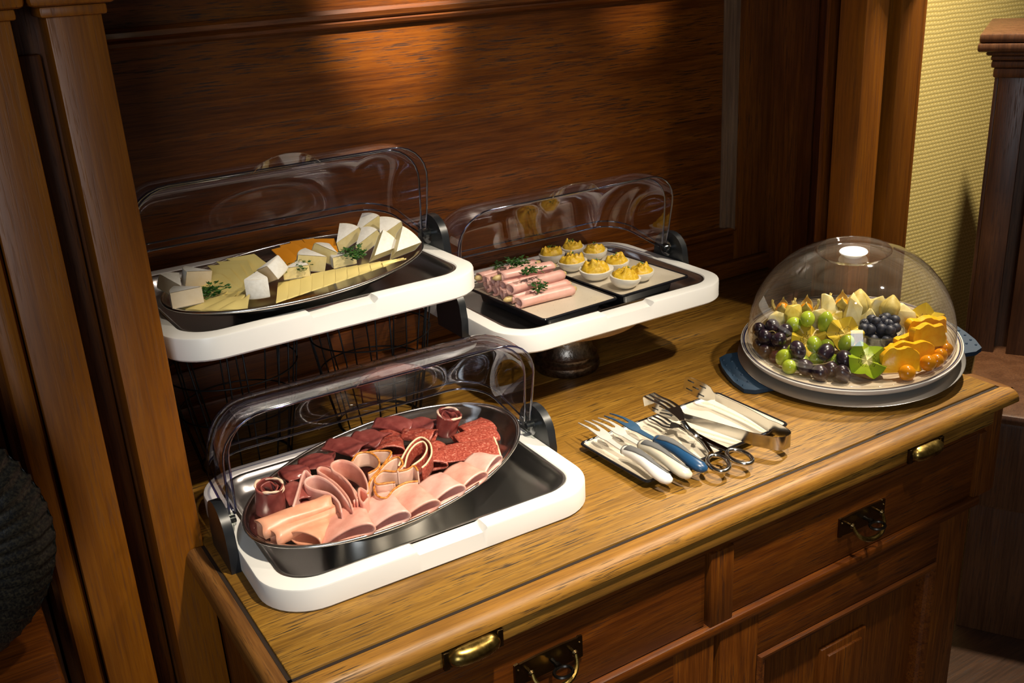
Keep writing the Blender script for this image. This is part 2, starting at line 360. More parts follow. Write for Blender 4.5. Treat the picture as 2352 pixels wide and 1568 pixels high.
# pillars: a pair on each side of the niche, running to the floor
def pillars(m):                                    # m(x) mirrors for the right-hand pair
    def b(x0, x1, *a): x0, x1 = sorted((m(x0), m(x1))); return box(x0, x1, *a)
    top = 1.05
    for x0, x1, nm in ((0.183, 0.243, 'pillar'), (0.086, 0.147, 'pillar')):
        p = part(nm, b(x0, x1, 1.275, 1.335, FLOOR, 0.706, 0.0015), M['post'])
        part('necking', b(x0-0.006, x1+0.006, 1.268, 1.341, 0.702, 0.714, 0.003), M['post'], p)
        part('capital', b(x0-0.016, x1+0.016, 1.258, 1.351, 0.714, 0.78, 0.006), M['post'], p)
    part('edge_bead', b(0.055, 0.084, 1.286, 1.330, FLOOR, 0.78, 0.010), M['post'])
    part('pillar_backing', b(0.050, 0.243, 1.358, 1.366, FLOOR, 0.78, 0), M['dark_v'])
    part('recess_panel', b(0.1505, 0.1795, 1.345, 1.358, FLOOR+0.1, 0.66, 0.003), M['dark_v'])
    part('niche_side', b(0.050, 0.066, 1.366, 1.70, FLOOR, 1.25, 0), M['dark_v'])
    part('niche_side_stile', b(0.066, 0.074, 1.352, 1.40, 0.002, 0.78, 0.002), M['dark_v'])
    part('niche_side_stile', b(0.066, 0.072, 1.54, 1.58, 0.002, 0.78, 0.002), M['dark_v'])
pillars(lambda x: x); pillars(lambda x: 2*XC-x)
part('lintel', box(0.05, 1.73, 1.262, 1.36, 1.12, 1.25, 0.004), M['post'])
for xa, xb in ((0.05, 0.25), (1.53, 1.73)): part('upper_pier', box(xa, xb, 1.275, 1.36, 0.78, 1.12, 0.003), M['post'])
part('niche_top', box(0.05, 1.73, 1.262, 1.70, 1.25, 1.27, 0), M['dark_h'])
# back of the niche: framed panel
part('back_board', box(0.05, 1.73, 1.702, 1.715, -0.03, 1.25, 0), M['dark_h'])
part('back_panel', box(0.165, 1.615, 1.688, 1.701, 0.105, 0.650, 0), M['panel'])
part('upper_panel', box(0.165, 1.615, 1.684, 1.701, 0.664, 1.20, 0), M['panel'])
part('back_stile', box(0.066, 0.166, 1.672, 1.702, 0.0, 1.25, 0.002), M['dark_v'])
part('back_stile', box(1.614, 1.714, 1.672, 1.702, 0.0, 1.25, 0.002), M['dark_v'])
part('back_rail', box(0.166, 1.614, 1.672, 1.702, 0.0, 0.098, 0.002), M['dark_h'])
part('skirting', box(0.066, 1.714, 1.655, 1.673, 0.0012, 0.040, 0.005), M['dark_h'])
def mould_x(x0, x1, z0, z1, up=1):
    h = z1-z0; pr = [(1.703, z0), (1.684, z0), (1.676, z0+h*0.12), (1.672, z0+h*0.3), (1.675, z0+h*0.42), (1.668, z0+h*0.55), (1.664, z0+h*0.8), (1.668, z1), (1.703, z1)]
    return prism(pr, x0, x1)
part('panel_moulding', mould_x(0.166, 1.614, 0.632, 0.664), M['dark_h'], SB, True, 25)
part('panel_moulding', mould_x(0.166, 1.614, 0.096, 0.118), M['dark_h'], SB, True, 25)
tm = wood('worn_panel_bead', (0.06, 0.03, 0.015), (0.13, 0.07, 0.036), (0.20, 0.115, 0.06), 'z', 0.35, 0.3, 4)
for xa, xb in ((1.582, 1.612), (0.168, 0.198)):
    pr2 = [(xa, 1.703), (xa, 1.686), (xa+0.006, 1.674), (xa+0.010, 1.679), (xa+0.016, 1.668), (xb-0.004, 1.664), (xb, 1.672), (xb, 1.703)]
    V = [(a, b, z) for z in (0.112, 0.640) for a, b in pr2]; n = len(pr2)
    part('panel_bead', (V, [(i, (i+1) % n, n+(i+1) % n, n+i) for i in range(n)]), tm, SB, True, 25)
# ------------------------------------------------------------------ roll-top display trays
TW, TD, TR, TH = 0.485, 0.375, 0.0695, 0.0343
def half_profile_lid(w, R, rc, r0, n=7):
    p = [(-w, r0), (-w, (r0+R-rc)/2), (-w, R-rc)]
    for k in range(1, n+1):
        a = PI/2*k/n; p.append((-w+rc*(1-math.cos(a)), R-rc+rc*math.sin(a)))
    for k in range(1, 8): p.append((-w+rc+(2*w-2*rc)*k/8, R))
    q = [(-a, b) for a, b in p[:n+3]][::-1]
    return p+q
def lid_shell(w, R, rc, f0, f1, parent, hz):
    prof = half_profile_lid(w, R, rc, 0.010); nf = 18
    def P(x, h, f): return (x, h*math.sin(f), hz+h*math.cos(f))
    rows = [[P(x, h, f0+(f1-f0)*i/nf) for x, h in prof] for i in range(nf+1)]
    sh = mob('lid_shell', *grid(rows), M['clear'], parent, True)
    for f in (f0, f1):
        mob('lid_edge', *tube([P(x, h, f) for x, h in prof], 0.0017, 6), M['rim'], sh, True)
        s = -1 if f == f0 else 1                    # lens-shaped grip on the edge
        rows = []
        for i in range(13):
            t = -1+2*i/12; hgt = 0.021*(1-t*t)**0.75
            rows.append([P(0.052*t, R-0.001+hgt*k/4, f+s*0.02*(k/4)) for k in range(5)])
        mob('lid_grip', *grid(rows), M['clear'], sh, True)
        mob('grip_edge', *tube([r[4] for r in rows], 0.0008, 5), M['clear'], sh, True)
    return sh
def rolltop(loc, rz, label):
    t = thing('rolltop_tray', label, 'display tray', loc, (0, 0, rz), None)
    iw = 0.052
    prof = [(TW-0.006, TD-0.006, TR-0.003, 0.0), (TW, TD, TR, 0.003), (TW, TD, TR, TH-0.003), (TW-0.002, TD-0.002, TR-0.001, TH-0.0008), (TW-0.006, TD-0.006, TR-0.003, TH),
            (TW-iw+0.004, TD-iw+0.004, TR-0.02, TH), (TW-iw, TD-iw, TR-0.022, TH-0.002), (TW-iw, TD-iw, TR-0.022, 0.006)]
    P = [[[x, y, z] for x, y in rrect(w, d, r, 10)] for w, d, r, z in prof]
    # finger notch in the front rim: lower the top of the front edge between two x
    m = len(P[0]); xs = [-0.052, -0.047, 0.047, 0.052]
    V, Fc = sweep_rr(prof, 10)
    bm = bmesh.new(); vs = [bm.verts.new(v) for v in V]
    for f in Fc: bm.faces.new([vs[i] for i in f])
    for x in xs: bmesh.ops.bisect_plane(bm, geom=bm.verts[:]+bm.edges[:]+bm.faces[:], plane_co=(x, 0, 0), plane_no=(1, 0, 0))
    for v in bm.verts:
        if v.co.y < -0.12 and abs(v.co.x) < 0.0475 and v.co.z > TH-0.004:
            dd = v.co.y+TD/2
            v.co.z = TH-0.009 if dd < 0.02 else TH-0.004
            if dd < 0.02: v.co.y += 0.0035
    bm.verts.index_update(); V = [tuple(v.co) for v in bm.verts]; Fc = [[v.index for v in f.verts] for f in bm.faces]; bm.free()
    mob('base_frame', V, Fc, M['white'], t, True, 40)
    pw, pd, prr = TW-iw+0.001, TD-iw+0.001, TR-0.0215
    pan = [(pw, pd, prr, TH-0.0015), (pw-0.004, pd-0.004, prr-0.002, TH-0.0005), (pw-0.012, pd-0.012, prr-0.006, TH-0.002), (pw-0.020, pd-0.020, prr-0.008, TH-0.010), (pw-0.030, pd-0.030, prr-0.006, TH-0.023), (pw-0.046, pd-0.046, prr-0.012, TH-0.0275)]
    mob('pan', *sweep_rr(pan, 8, False, True), M['pan'], t, True, 60)
    hz = TH+0.0205
    for s in (-1, 1):
        x = s*(TW/2+0.0065); pr = [(-0.044, 0.0), (0.044, 0.0), (0.046, 0.03)]
        for k in range(13):
            a = PI*k/12; pr.append((0.043*math.cos(a), TH+0.012+0.040*math.sin(a)))
        pr.append((-0.046, 0.03))
        V, Fc = prism(pr, x-0.0065, x+0.0065)
        hp = mob('hinge_post', V, Fc, M['black'], t, True, 40)
        V, Fc = tube([(x-s*0.006, 0, hz), (x-s*0.013, 0, hz), (x-s*0.0135, 0, hz), (x-s*0.018, 0, hz)], [0.017, 0.017, 0.010, 0.009], 20)
        mob('hinge_disc', V, Fc, M['glass'], hp, True, 40)
        V, Fc = tube([(x-s*0.004, 0, hz), (x-s*0.020, 0, hz)], [0.006, 0.005], 12)
        mob('hinge_pin', V, Fc, M['black'], hp, True, 40)
    lid_shell(0.2365, 0.158, 0.062, math.radians(-11), math.radians(78), t, hz)
    lid_shell(0.2270, 0.150, 0.058, math.radians(-5), math.radians(81), t, hz)
    return t
T3 = rolltop((0.5077, 1.2105, 0.0), -0.0195, 'white roll-top display tray of cold cuts standing on the counter')
T1 = rolltop((0.4896, 1.4668, 0.2563), 0.022, 'white roll-top display tray of cheese raised on black wire baskets')
T2 = rolltop((1.0200, 1.4905, 0.1225), 0.0, 'white roll-top display tray of eggs and ham rolls on a pedestal')
#@@FOOD@@
# ------------------------------------------------------------------ supports, neighbours of the sideboard
CS = thing('cake_stand', 'round wooden cake stand on a turned pewter foot', 'cake stand', (0.995, 1.468, 0.001))
mob('board', *lathe([(0, 0.101), (0.136, 0.101), (0.143, 0.104), (0.1465, 0.110), (0.1465, 0.116), (0.144, 0.1205), (0.14, 0.1213), (0, 0.1213)], 64), M['board'], CS, True, 50)
mob('foot', *lathe([(0, 0.0), (0.060, 0.0), (0.0625, 0.006), (0.0615, 0.016), (0.056, 0.021), (0.0575, 0.026), (0.0575, 0.030), (0.053, 0.034), (0.0485, 0.048), (0.046, 0.062), (0.046, 0.078), (0.050, 0.092), (0.058, 0.1012), (0, 0.1012)], 56), M['pewter'], CS, True, 40)
def wire_basket(x, y, lab):
    b = thing('wire_basket', lab, 'basket', (x, y, 0.001), (0, 0, 0), 'wire baskets under the cheese tray')
    H = 0.2548
    def ring(r, z, t): return tube([(r*math.cos(a), r*math.sin(a), z) for a in np.linspace(0, 2*PI, 48, endpoint=False)], t, 6, True)
    for r, z, t in ((0.070, 0.0022, 0.0022), (0.090, 0.100, 0.0013), (0.100, 0.165, 0.0013), (0.112, H-0.0022, 0.0024)): mob('hoop', *ring(r, z, t), M['wire'], b)
    for k in range(16):
        a = 2*PI*k/16; a2 = a+0.10*(1 if k % 2 else -1)
        mob('wire', *tube([(0.070*math.cos(a), 0.070*math.sin(a), 0.002), (0.091*math.cos((a+a2)/2), 0.091*math.sin((a+a2)/2), 0.11), (0.112*math.cos(a2), 0.112*math.sin(a2), H-0.002)], 0.0014, 5), M['wire'], b)
    return b
wire_basket(0.375, 1.480, 'black wire basket holding up the cheese tray beside the left pillar')
wire_basket(0.610, 1.480, 'black wire basket holding up the cheese tray beside the cake stand')
# second, lower dresser turned away from the wall on the right
DX = thing('corner_dresser', 'dark walnut dresser with a moulded cornice standing by the yellow wall', 'dresser', (2.196, 1.434, 0), (0, 0, -1.032))
def dpart(nm, geo, sharp=35): return mob(nm, geo[0], geo[1], M['walnut'], DX, True, sharp)
for x0 in (0.0, 0.088): dpart('pillar', box(x0, x0+0.060, 0.0, 0.05, -0.265, 0.412, 0.002))
dpart('upper_side', box(-0.010, 0.006, 0.012, 0.30, -0.265, 0.42, 0.001)); dpart('upper_back', box(0.006, 0.80, 0.05, 0.065, -0.265, 0.42, 0))
for z0, z1, ov in ((0.408, 0.430, 0.014), (0.4305, 0.446, 0.020), (0.4465, 0.458, 0.022), (0.4585, 0.468, 0.032), (0.4685, 0.488, 0.050), (0.4885, 0.508, 0.048)):
    dpart('cornice_step', box(-ov, 0.80, -ov, 0.36, z0, z1, 0.005))
dpart('counter_slab', box(0.02, 0.80, -0.37, 0.32, -0.290, -0.265, 0.010)); dpart('drawer_storey', box(0.03, 0.80, -0.35, 0.30, -0.515, -0.2905, 0.012)); dpart('lower_body', box(0.06, 0.80, -0.33, 0.30, FLOOR, -0.5155, 0.002))
def paper_mat():
    t = NT('printed_paper'); v = t.coord(); sp = t.n('ShaderNodeSeparateXYZ'); t.l(v, sp.inputs[0])
    ln = t.math('GREATER_THAN', t.math('SINE', t.math('MULTIPLY', sp.outputs['Y'], 900)), 0.86)
    t.bsdf(t.mix(t.math('MULTIPLY', ln, 0.25), (0.82, 0.80, 0.76), (0.2, 0.2, 0.2)), 0.8); return t.m
pm = paper_mat(); dm = Matrix.Translation((2.196, 1.434, 0)) @ Matrix.Rotation(-1.032, 4, 'Z')
for k, (x, y, r) in enumerate(((0.175, 0.10, 0.06), (0.19, 0.115, -0.12))):
    p = mob('paper_sheet', *box(-0.12, 0.12, -0.085, 0.085, 0, 0.0012, 0), pm, None, False)
    p.matrix_world = dm @ Matrix.Translation((x, y, 0.5085+0.0014*k)) @ Matrix.Rotation(r, 4, 'Z')
    tag(p, ('white paper sheet lying on the dresser cornice, beneath another', 'white paper sheet lying on top on the dresser cornice')[k], 'paper', 'papers on the dresser')
# dark pleated cushion in the gap left of the pillars
def cushion():
    rows = []
    for i in range(15):
        t = i/14; r = 0.20*t; row = []
        for k in range(180):
            a = 2*PI*k/180; rr = r*(1+0.004*math.cos(60*a)*t)
            row.append((rr*math.cos(a), -0.06*math.sqrt(max(0, 1-t*t))-0.004*math.cos(60*a)*min(1, t*3), rr*math.sin(a)))
        rows.append(row)
    back = [[(x, -y, z) for x, y, z in r] for r in rows[::-1]]
    return grid(rows+back, False, True)
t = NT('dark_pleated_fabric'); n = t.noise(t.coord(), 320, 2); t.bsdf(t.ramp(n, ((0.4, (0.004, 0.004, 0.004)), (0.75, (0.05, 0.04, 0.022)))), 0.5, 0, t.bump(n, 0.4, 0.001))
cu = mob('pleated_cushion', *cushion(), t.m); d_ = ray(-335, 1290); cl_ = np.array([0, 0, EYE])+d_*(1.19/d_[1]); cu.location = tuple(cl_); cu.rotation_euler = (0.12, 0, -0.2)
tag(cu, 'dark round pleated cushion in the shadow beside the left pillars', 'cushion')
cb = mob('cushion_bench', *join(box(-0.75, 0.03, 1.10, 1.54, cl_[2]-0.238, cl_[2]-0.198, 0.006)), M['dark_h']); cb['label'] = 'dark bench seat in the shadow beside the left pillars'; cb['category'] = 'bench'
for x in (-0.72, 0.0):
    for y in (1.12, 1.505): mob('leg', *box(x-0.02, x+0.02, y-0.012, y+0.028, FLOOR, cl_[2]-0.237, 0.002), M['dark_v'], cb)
# ------------------------------------------------------------------ food helpers
rnd = random.Random(7)
def solid(P, th, cv=False):
    """grid of points (rows x cols) -> closed sheet of the given thickness; cv closes the columns into a tube"""
    P = np.asarray(P, float); n, m = P.shape[:2]
    du = np.gradient(P, axis=0)
    dv = (np.roll(P, -1, 1)-np.roll(P, 1, 1)) if cv else np.gradient(P, axis=1)
    N = np.cross(du, dv); N /= np.linalg.norm(N, axis=2, keepdims=True)+1e-12
    A = (P+N*th/2).reshape(-1, 3); B = (P-N*th/2).reshape(-1, 3); k = n*m; Fc = []
    mm = m if cv else m-1
    for i in range(n-1):
        for j in range(mm):
            a, b, c, d = i*m+j, i*m+(j+1) % m, (i+1)*m+(j+1) % m, (i+1)*m+j
            Fc += [(a, b, c, d), (k+d, k+c, k+b, k+a)]
    for j in range(mm):
        for i in (0, n-1):
            a, b = i*m+j, i*m+(j+1) % m; Fc.append((a, k+a, k+b, b))
    if not cv:
        for i in range(n-1):
            for j in (0, m-1):
                a, b = i*m+j, (i+1)*m+j; Fc.append((a, b, k+b, k+a))
    return np.vstack([A, B]), Fc
def catmull(pts, n):
    P = np.asarray(pts, float); Q = np.vstack([2*P[0]-P[1], P, 2*P[-1]-P[-2]]); out = []
    segs = len(P)-1
    for k in range(n+1):
        t = k/n*segs; i = min(int(t), segs-1); u = t-i; a, b, c, d = Q[i:i+4]
        out.append(0.5*((2*b)+(c-a)*u+(2*a-5*b+4*c-d)*u*u+(3*b-a-3*c+d)*u**3))
    return np.array(out)
def food(name, geo, mat, label, cat, group=None, smooth=True, sharp=None):
    V = np.asarray(geo[0], float); c = V.mean(0); c[2] = V[:, 2].min()
    return tag(mob(name, V, geo[1], mat, None, smooth, sharp, c), label, cat, group)
def sub(o, name, geo, mat, smooth=True, sharp=None):
    """part of a placed single-mesh thing, geometry given in world space"""
    V = np.asarray(geo[0], float)-np.array(o.location)
    return mob(name, V, geo[1], mat, o, smooth, sharp)
def cone(p0, p1, w0, w1, h0, h1, th=0.0022, up=(0, 0, 1), bias=0.0, n=12, m=28, wob=0.0, bend=0.0, lap=0.0):
    """flattened open cone of sheet: a folded or rolled slice"""
    p0 = np.asarray(p0, float); p1 = np.asarray(p1, float); d = p1-p0; L = np.linalg.norm(d); d = d/L
    s = np.cross(d, up); s /= np.linalg.norm(s); u = np.cross(s, d); rows = []
    for i in range(n+1):
        t = i/n; w = w0+(w1-w0)*t; h = h0+(h1-h0)*t**1.3; row = []
        for k in range(m):
            a = 2*PI*k/m; ca, sa = math.cos(a), math.sin(a)
            hh = h/2*((1-bias)+bias*(1-ca)/2)
            q = p0+d*L*(t+0.03*wob*math.sin(3*a+5*t))+s*(w/2*ca*(1+wob*0.06*math.sin(2*a+7*t)))+u*(hh*sa+bend*math.sin(PI*t)*L+wob*0.0012*math.sin(4*a+9*t))
            row.append(q)
        rows.append(row)
    return solid(rows, th, True)
def ribbon(top, down, th=0.0022, n=60, m=5, lean=(0, 0, 0)):
    """wavy sheet standing on edge: top edge curve, height below it"""
    C = catmull(top, n); lean = np.asarray(lean, float)
    P = [[c+(lean-np.array([0, 0, down]))*(j/m) for j in range(m+1)] for c in C]
    return solid(P, th), C
def fooditem_mat(name, stops, scale, rough, sss=0.0, bump=0.2, detail=4, sscol=(1, 0.3, 0.2), dist=0.0):
    t = NT(name); n = t.noise(t.coord(), scale, detail, 0.6, dist)
    kw = {}
    if sss: kw = dict(Subsurface_Weight=sss, Subsurface_Radius=(0.006, 0.0025, 0.0015), Subsurface_Scale=1.0)
    t.bsdf(t.ramp(n, stops), rough, 0, t.bump(n, bump, 0.001), **kw); return t.m
M['ham'] = fooditem_mat('pink_ham', ((0.3, (0.66, 0.27, 0.20)), (0.55, (0.76, 0.37, 0.29)), (0.8, (0.82, 0.47, 0.38))), 38, 0.36, 0.0, 0.12)
M['ham_pale'] = fooditem_mat('pale_ham', ((0.3, (0.70, 0.34, 0.28)), (0.7, (0.80, 0.48, 0.41))), 45, 0.36, 0.0, 0.12)
M['bologna'] = fooditem_mat('orange_pink_sausage', ((0.3, (0.70, 0.29, 0.17)), (0.7, (0.80, 0.40, 0.25))), 40, 0.38, 0.0, 0.1)
M['salami'] = fooditem_mat('speckled_salami', ((0.35, (0.24, 0.035, 0.022)), (0.52, (0.36, 0.066, 0.042)), (0.60, (0.44, 0.12, 0.08)), (0.72, (0.60, 0.30, 0.22))), 330, 0.40, 0.0, 0.25)
M['prosciutto'] = fooditem_mat('cured_ham', ((0.3, (0.17, 0.030, 0.026)), (0.6, (0.30, 0.075, 0.062)), (0.8, (0.42, 0.16, 0.13))), 45, 0.30, 0.0, 0.2, 5)
M['fat'] = plain('pale_fat', (0.80, 0.56, 0.40), 0.4)
M['fat_edge'] = plain('cream_casing_edge', (0.84, 0.62, 0.40), 0.45)
M['chicken'] = fooditem_mat('roast_poultry_slice', ((0.3, (0.74, 0.45, 0.34)), (0.7, (0.82, 0.58, 0.46))), 50, 0.38)
M['crust'] = fooditem_mat('paprika_crust', ((0.35, (0.34, 0.09, 0.012)), (0.55, (0.62, 0.24, 0.04)), (0.75, (0.78, 0.44, 0.14))), 180, 0.45)
M['gouda'] = fooditem_mat('pale_yellow_cheese', ((0.3, (0.74, 0.59, 0.21)), (0.7, (0.79, 0.65, 0.25))), 14, 0.42, 0.0, 0.05)
M['cheddar'] = fooditem_mat('orange_cheese', ((0.3, (0.68, 0.245, 0.012)), (0.7, (0.74, 0.29, 0.02))), 14, 0.40, 0.0, 0.05)
M['paste'] = fooditem_mat('soft_cheese_paste', ((0.3, (0.72, 0.58, 0.25)), (0.7, (0.80, 0.68, 0.36))), 70, 0.35, 0.0, 0.15)
M['chalky'] = fooditem_mat('chalky_cheese_paste', ((0.3, (0.76, 0.62, 0.42)), (0.7, (0.82, 0.70, 0.52))), 70, 0.5, 0.0, 0.15)
M['rind'] = fooditem_mat('white_rind', ((0.3, (0.76, 0.73, 0.67)), (0.7, (0.88, 0.86, 0.81))), 160, 0.75, 0.0, 0.4)
M['parsley'] = fooditem_mat('parsley_green', ((0.3, (0.012, 0.055, 0.008)), (0.7, (0.045, 0.14, 0.018))), 120, 0.45)
M['stem'] = plain('green_stem', (0.16, 0.26, 0.05), 0.5)
def oval(a, b, prof, seg=72):
    P = [[(a*s*math.cos(2*PI*k/seg), b*s*math.sin(2*PI*k/seg), z) for k in range(seg)] for s, z in prof]
    return grid(P, False, True)
def platter(loc, rz, a, b, depth, lab):
    p = thing('oval_platter', lab, 'platter', loc, (0, 0, rz))
    up = [(1.0, 0.0), (0.994, 0.0010), (0.982, 0.0008), (0.955, -0.0025), (0.90, -0.010), (0.84, -0.0135), (0.5, -0.0142), (0.0, -0.0142)]
    dn = [(0.0, -0.0150), (0.5, -0.0150), (0.845, -0.0146), (0.905, -0.0112), (0.958, -0.0040), (0.985, -0.0012), (1.0, -0.0012)]
    mob('dish', *oval(a, b, up+dn+[up[0]]), M['steel'], p, True, 50)
    mob('rolled_rim', *tube([(a*math.cos(t), b*math.sin(t), 0.0) for t in np.linspace(0, 2*PI, 96, endpoint=False)], 0.0026, 8, True), plain('bright_rolled_steel', (0.78, 0.76, 0.73), 0.22, 1.0), p)
    mob('foot', *oval(a, b, [(0.52, -0.0150), (0.58, -0.0150), (0.54, -depth), (0.50, -depth), (0.52, -0.0150)]), M['steel'], p, True, 40)
    return p
Z3, Z1 = 0.0615, 0.3085
platter((0.5055, 1.2060, Z3), 0.32, 0.2355, 0.1405, Z3-0.0068, 'oval steel platter loaded with folded ham and salami')
platter((0.4905, 1.4385, Z1), 0.301, 0.2200, 0.1435, Z1-0.2563-0.0068, 'oval steel platter loaded with sliced cheeses')
def pmeat(x, y, z): return pz(570+x/3.733, 920+y/3.733, z)
def pchs(x, y, z): return pz(360+x/3.794, 520+y/3.794, z)
def pegg(x, y, z): return pz(1080+x/4.704, 530+y/4.704, z)
# ------------------------------------------------------------------ parsley
def parsley(pos, size, lab, grp, n=3, yaw=0.0):
    r = random.Random(int(pos[0]*9000)+int(pos[1]*7000)); LV, LF, SV = [], [], []
    pos = np.asarray(pos, float); dirs = []
    for k in range(n):
        a = yaw+(k-(n-1)/2)*0.75; d = np.array([math.cos(a), math.sin(a), 0.35]); L = size*r.uniform(0.75, 1.0)
        C = catmull([pos, pos+d*L*0.45+np.array([0, 0, size*0.10]), pos+d*L+np.array([0, 0, size*0.02])], 8)
        SV.append(tube(C, 0.0008, 5)); dirs.append((C, d))
        for q in range(30):
            t = r.uniform(0.35, 1.05); c = C[min(8, int(t*8))]; off = np.array([r.gauss(0, 1), r.gauss(0, 1), r.gauss(0.2, 0.55)])*size*0.17
            s = size*r.uniform(0.10, 0.19); th = r.uniform(0, 2*PI); tl = r.uniform(-0.5, 0.9)
            e1 = np.array([math.cos(th), math.sin(th), tl*0.6]); e2 = np.array([-math.sin(th), math.cos(th), r.uniform(-0.4, 0.4)])
            b = len(LV); o = c+off
            for i, (x, y, z) in enumerate(((-.2, 0, 0), (.1, .55, .15), (.45, .38, -.05), (.6, .75, .18), (.85, .22, -.02), (1.25, 0, .15), (.85, -.22, -.02), (.6, -.75, .18), (.45, -.38, -.05), (.1, -.55, .15), (.45, 0, .2))):
                p = o+s*(x*e1+y*e2+np.array([0, 0, z])); p[2] = max(p[2], pos[2]-0.0005); LV.append(p)
            LF += [(b+10, b+i, b+(i+1) % 10) for i in range(10)]
    o = thing('parsley_sprig', lab, 'parsley', tuple(pos), (0, 0, 0), grp)
    mob('leaves', np.array(LV)-pos, LF, M['parsley'], o, False)
    V, Fc = join(*SV); mob('stems', np.array(V)-pos, Fc, M['stem'], o)
    return o
# ------------------------------------------------------------------ cheese platter
def slab(name, quad, z, th, mat, lab, grp, lift=(0, 0, 0, 0), sag=0.0, wave=0.0, conv=pchs):
    c = [conv(x, y, z+l) for (x, y), l in zip(quad, lift)]; n = 12; P = []
    for i in range(n+1):
        u = i/n; row = []
        for j in range(n+1):
            v = j/n; p = (1-u)*((1-v)*c[0]+v*c[1])+u*((1-v)*c[3]+v*c[2])
            row.append(p+np.array([0, 0, sag*math.sin(PI*u)*math.sin(PI*v)+wave*math.sin(2*PI*u+v)]))
        P.append(row)
    return food(name, solid(P, th), mat, lab, 'cheese', grp, True, 40)
zf = Z1-0.0125
tl = [(232, 478), (285, 440), (362, 385), (443, 345), (520, 310), (608, 285)]
tr = [(480, 440), (560, 420), (640, 375), (720, 330), (790, 300), (850, 245)]
br = [(770, 610), (800, 590), (820, 560), (850, 525), (890, 480), (1010, 352)]
bl = [(420, 640), (470, 620), (560, 590), (640, 545), (720, 495), (800, 405)]
for k in range(6):
    br_k = br[k] if k == 5 else br[k]
    slab('cheese_slice', [tl[k], tr[k], br_k, bl[k]], zf+0.004+0.0020*k, 0.0020, M['gouda'],
         ('lowest yellow cheese slice of the back fan, beside the white wedge', 'second yellow cheese slice up in the back fan', 'third yellow cheese slice up in the back fan', 'fourth yellow cheese slice up in the back fan', 'fifth yellow cheese slice up in the back fan')[k] if k < 5 else 'topmost pale yellow cheese slice of the fan, next to the orange slices', 'yellow cheese slices in the back fan', (0.010, 0.014, 0.005, 0.001), -0.003, 0.0006)
fq = [[(150, 715), (330, 640), (620, 575), (400, 735)], [(250, 728), (480, 630), (720, 570), (520, 742)], [(380, 738), (600, 640), (800, 575), (640, 740)], [(520, 738), (680, 660), (810, 600), (790, 715)]]
for k, q in enumerate(fq):
    slab('cheese_slice', q, zf+0.007+0.002*k, 0.0022, M['gouda'], ('lowest pale yellow slice lying flat at the platter end by the chalky wedges', 'second pale yellow slice lying flat before the parsley sprig', 'third pale yellow slice lying flat before the parsley sprig', 'pale yellow slice lying flat against the square-looking white wedge')[k], 'yellow cheese slices at the platter front', (0, 0.002, 0.003, 0), 0.002, 0.001)
for k in range(10):
    t = k/9; fx = 1040+(1975-1040)*t; fy = 650-(650-335)*t; bx = 1060+(1960-1060)*t; by = 488-(488-318)*(t**0.80)
    q = [(bx, by), (bx+190, by-38), (fx+200, fy-52), (fx, fy+14)]
    slab('cheese_slice', q, zf+0.006+0.0014*k, 0.0020, M['gouda'], 'pale yellow cheese slice in the long front row, %s from the square-looking white wedge' % ('first', 'second', 'third', 'fourth', 'fifth', 'sixth', 'seventh', 'eighth', 'ninth', 'tenth')[k], 'yellow cheese slices in the front row', (0.003, 0.003, 0, 0), 0.0015, 0.0007)
cq = [[(1000, 205), (1180, 160), (1300, 330), (1165, 368)], [(1072, 170), (1260, 130), (1360, 320), (1230, 345)], [(1160, 135), (1370, 108), (1480, 300), (1320, 320)], [(1272, 115), (1548, 108), (1590, 245), (1400, 300)]]
for k, q in enumerate(cq):
    slab('cheese_slice', q, zf+0.002+0.0024*k, 0.0022, M['cheddar'], ('bottom orange cheese slice of the overlapping four, nearest the yellow fan', 'second orange cheese slice up in the overlapping four', 'third orange cheese slice up in the overlapping four', 'topmost orange cheese slice beside the soft cheese wedges')[k], 'orange cheese slices', (0.020, 0.022, 0.006, 0.001), 0.0015)
def wedge(pos, L, wid, H, rot, mats, lab, grp):
    """slice of a small round soft cheese: tip at the local origin, white rind on top, below and round the outside"""
    pst = mats; n = 7; a = wid/2/L
    arc = [(L*math.cos(-a+2*a*k/n), L*math.sin(-a+2*a*k/n)) for k in range(n+1)]
    bulge = 0.0012
    o = tag(mob('soft_cheese_wedge', [(0.0, 0, 0.0008), (0, 0, H-0.0008)]+[(x*0.985, y*0.97, z) for z in (0.0008, H-0.0008) for x, y in arc],
        [(0, 2, 2+n+1, 1), (0, 1, 3+2*n, 2+n)]+[(0,)+tuple(2+k for k in range(n, -1, -1)), (1,)+tuple(3+n+k for k in range(n+1))]+[(2+k, 3+k, 4+n+k, 3+n+k) for k in range(n)], pst, None, True, 30), lab, 'cheese', grp)
    o.location = pos; o.rotation_euler = rot
    rows = []
    for tz, sc in ((0.0, 0.0), (0.0, 0.96), (0.0018, 1.0), (H/2, 1.006), (H-0.0018, 1.0), (H, 0.96), (H, 0.0)):
        rows.append([(x*sc, y*sc, tz) for x, y in arc])
    V, Fc = grid(rows); mob('rind', V, Fc, M['rind'], o, True, 50)
    return o
GW = 'soft cheese wedges'
zb = zf+0.004
def W_(x, y, dz, L, wid, H, rot, m, lab): return wedge(pchs(x, y, zb+dz), L*1.10, wid*1.12, H*1.15, rot, M[m], lab, GW)
W_(415, 665, 0.009, 0.040, 0.030, 0.021, (0.0, 0.0, 2.75), 'chalky', 'white rind cheese wedge with its chalky cut face forward, before two others')
W_(190, 640, 0.008, 0.036, 0.028, 0.020, (0.20, -0.35, 1.75), 'chalky', 'white rind cheese wedge leaning against the platter end by the left pillar')
W_(470, 520, 0.004, 0.038, 0.030, 0.021, (0.0, -0.25, 3.0), 'chalky', 'white rind cheese wedge behind the parsley sprig at the platter end')
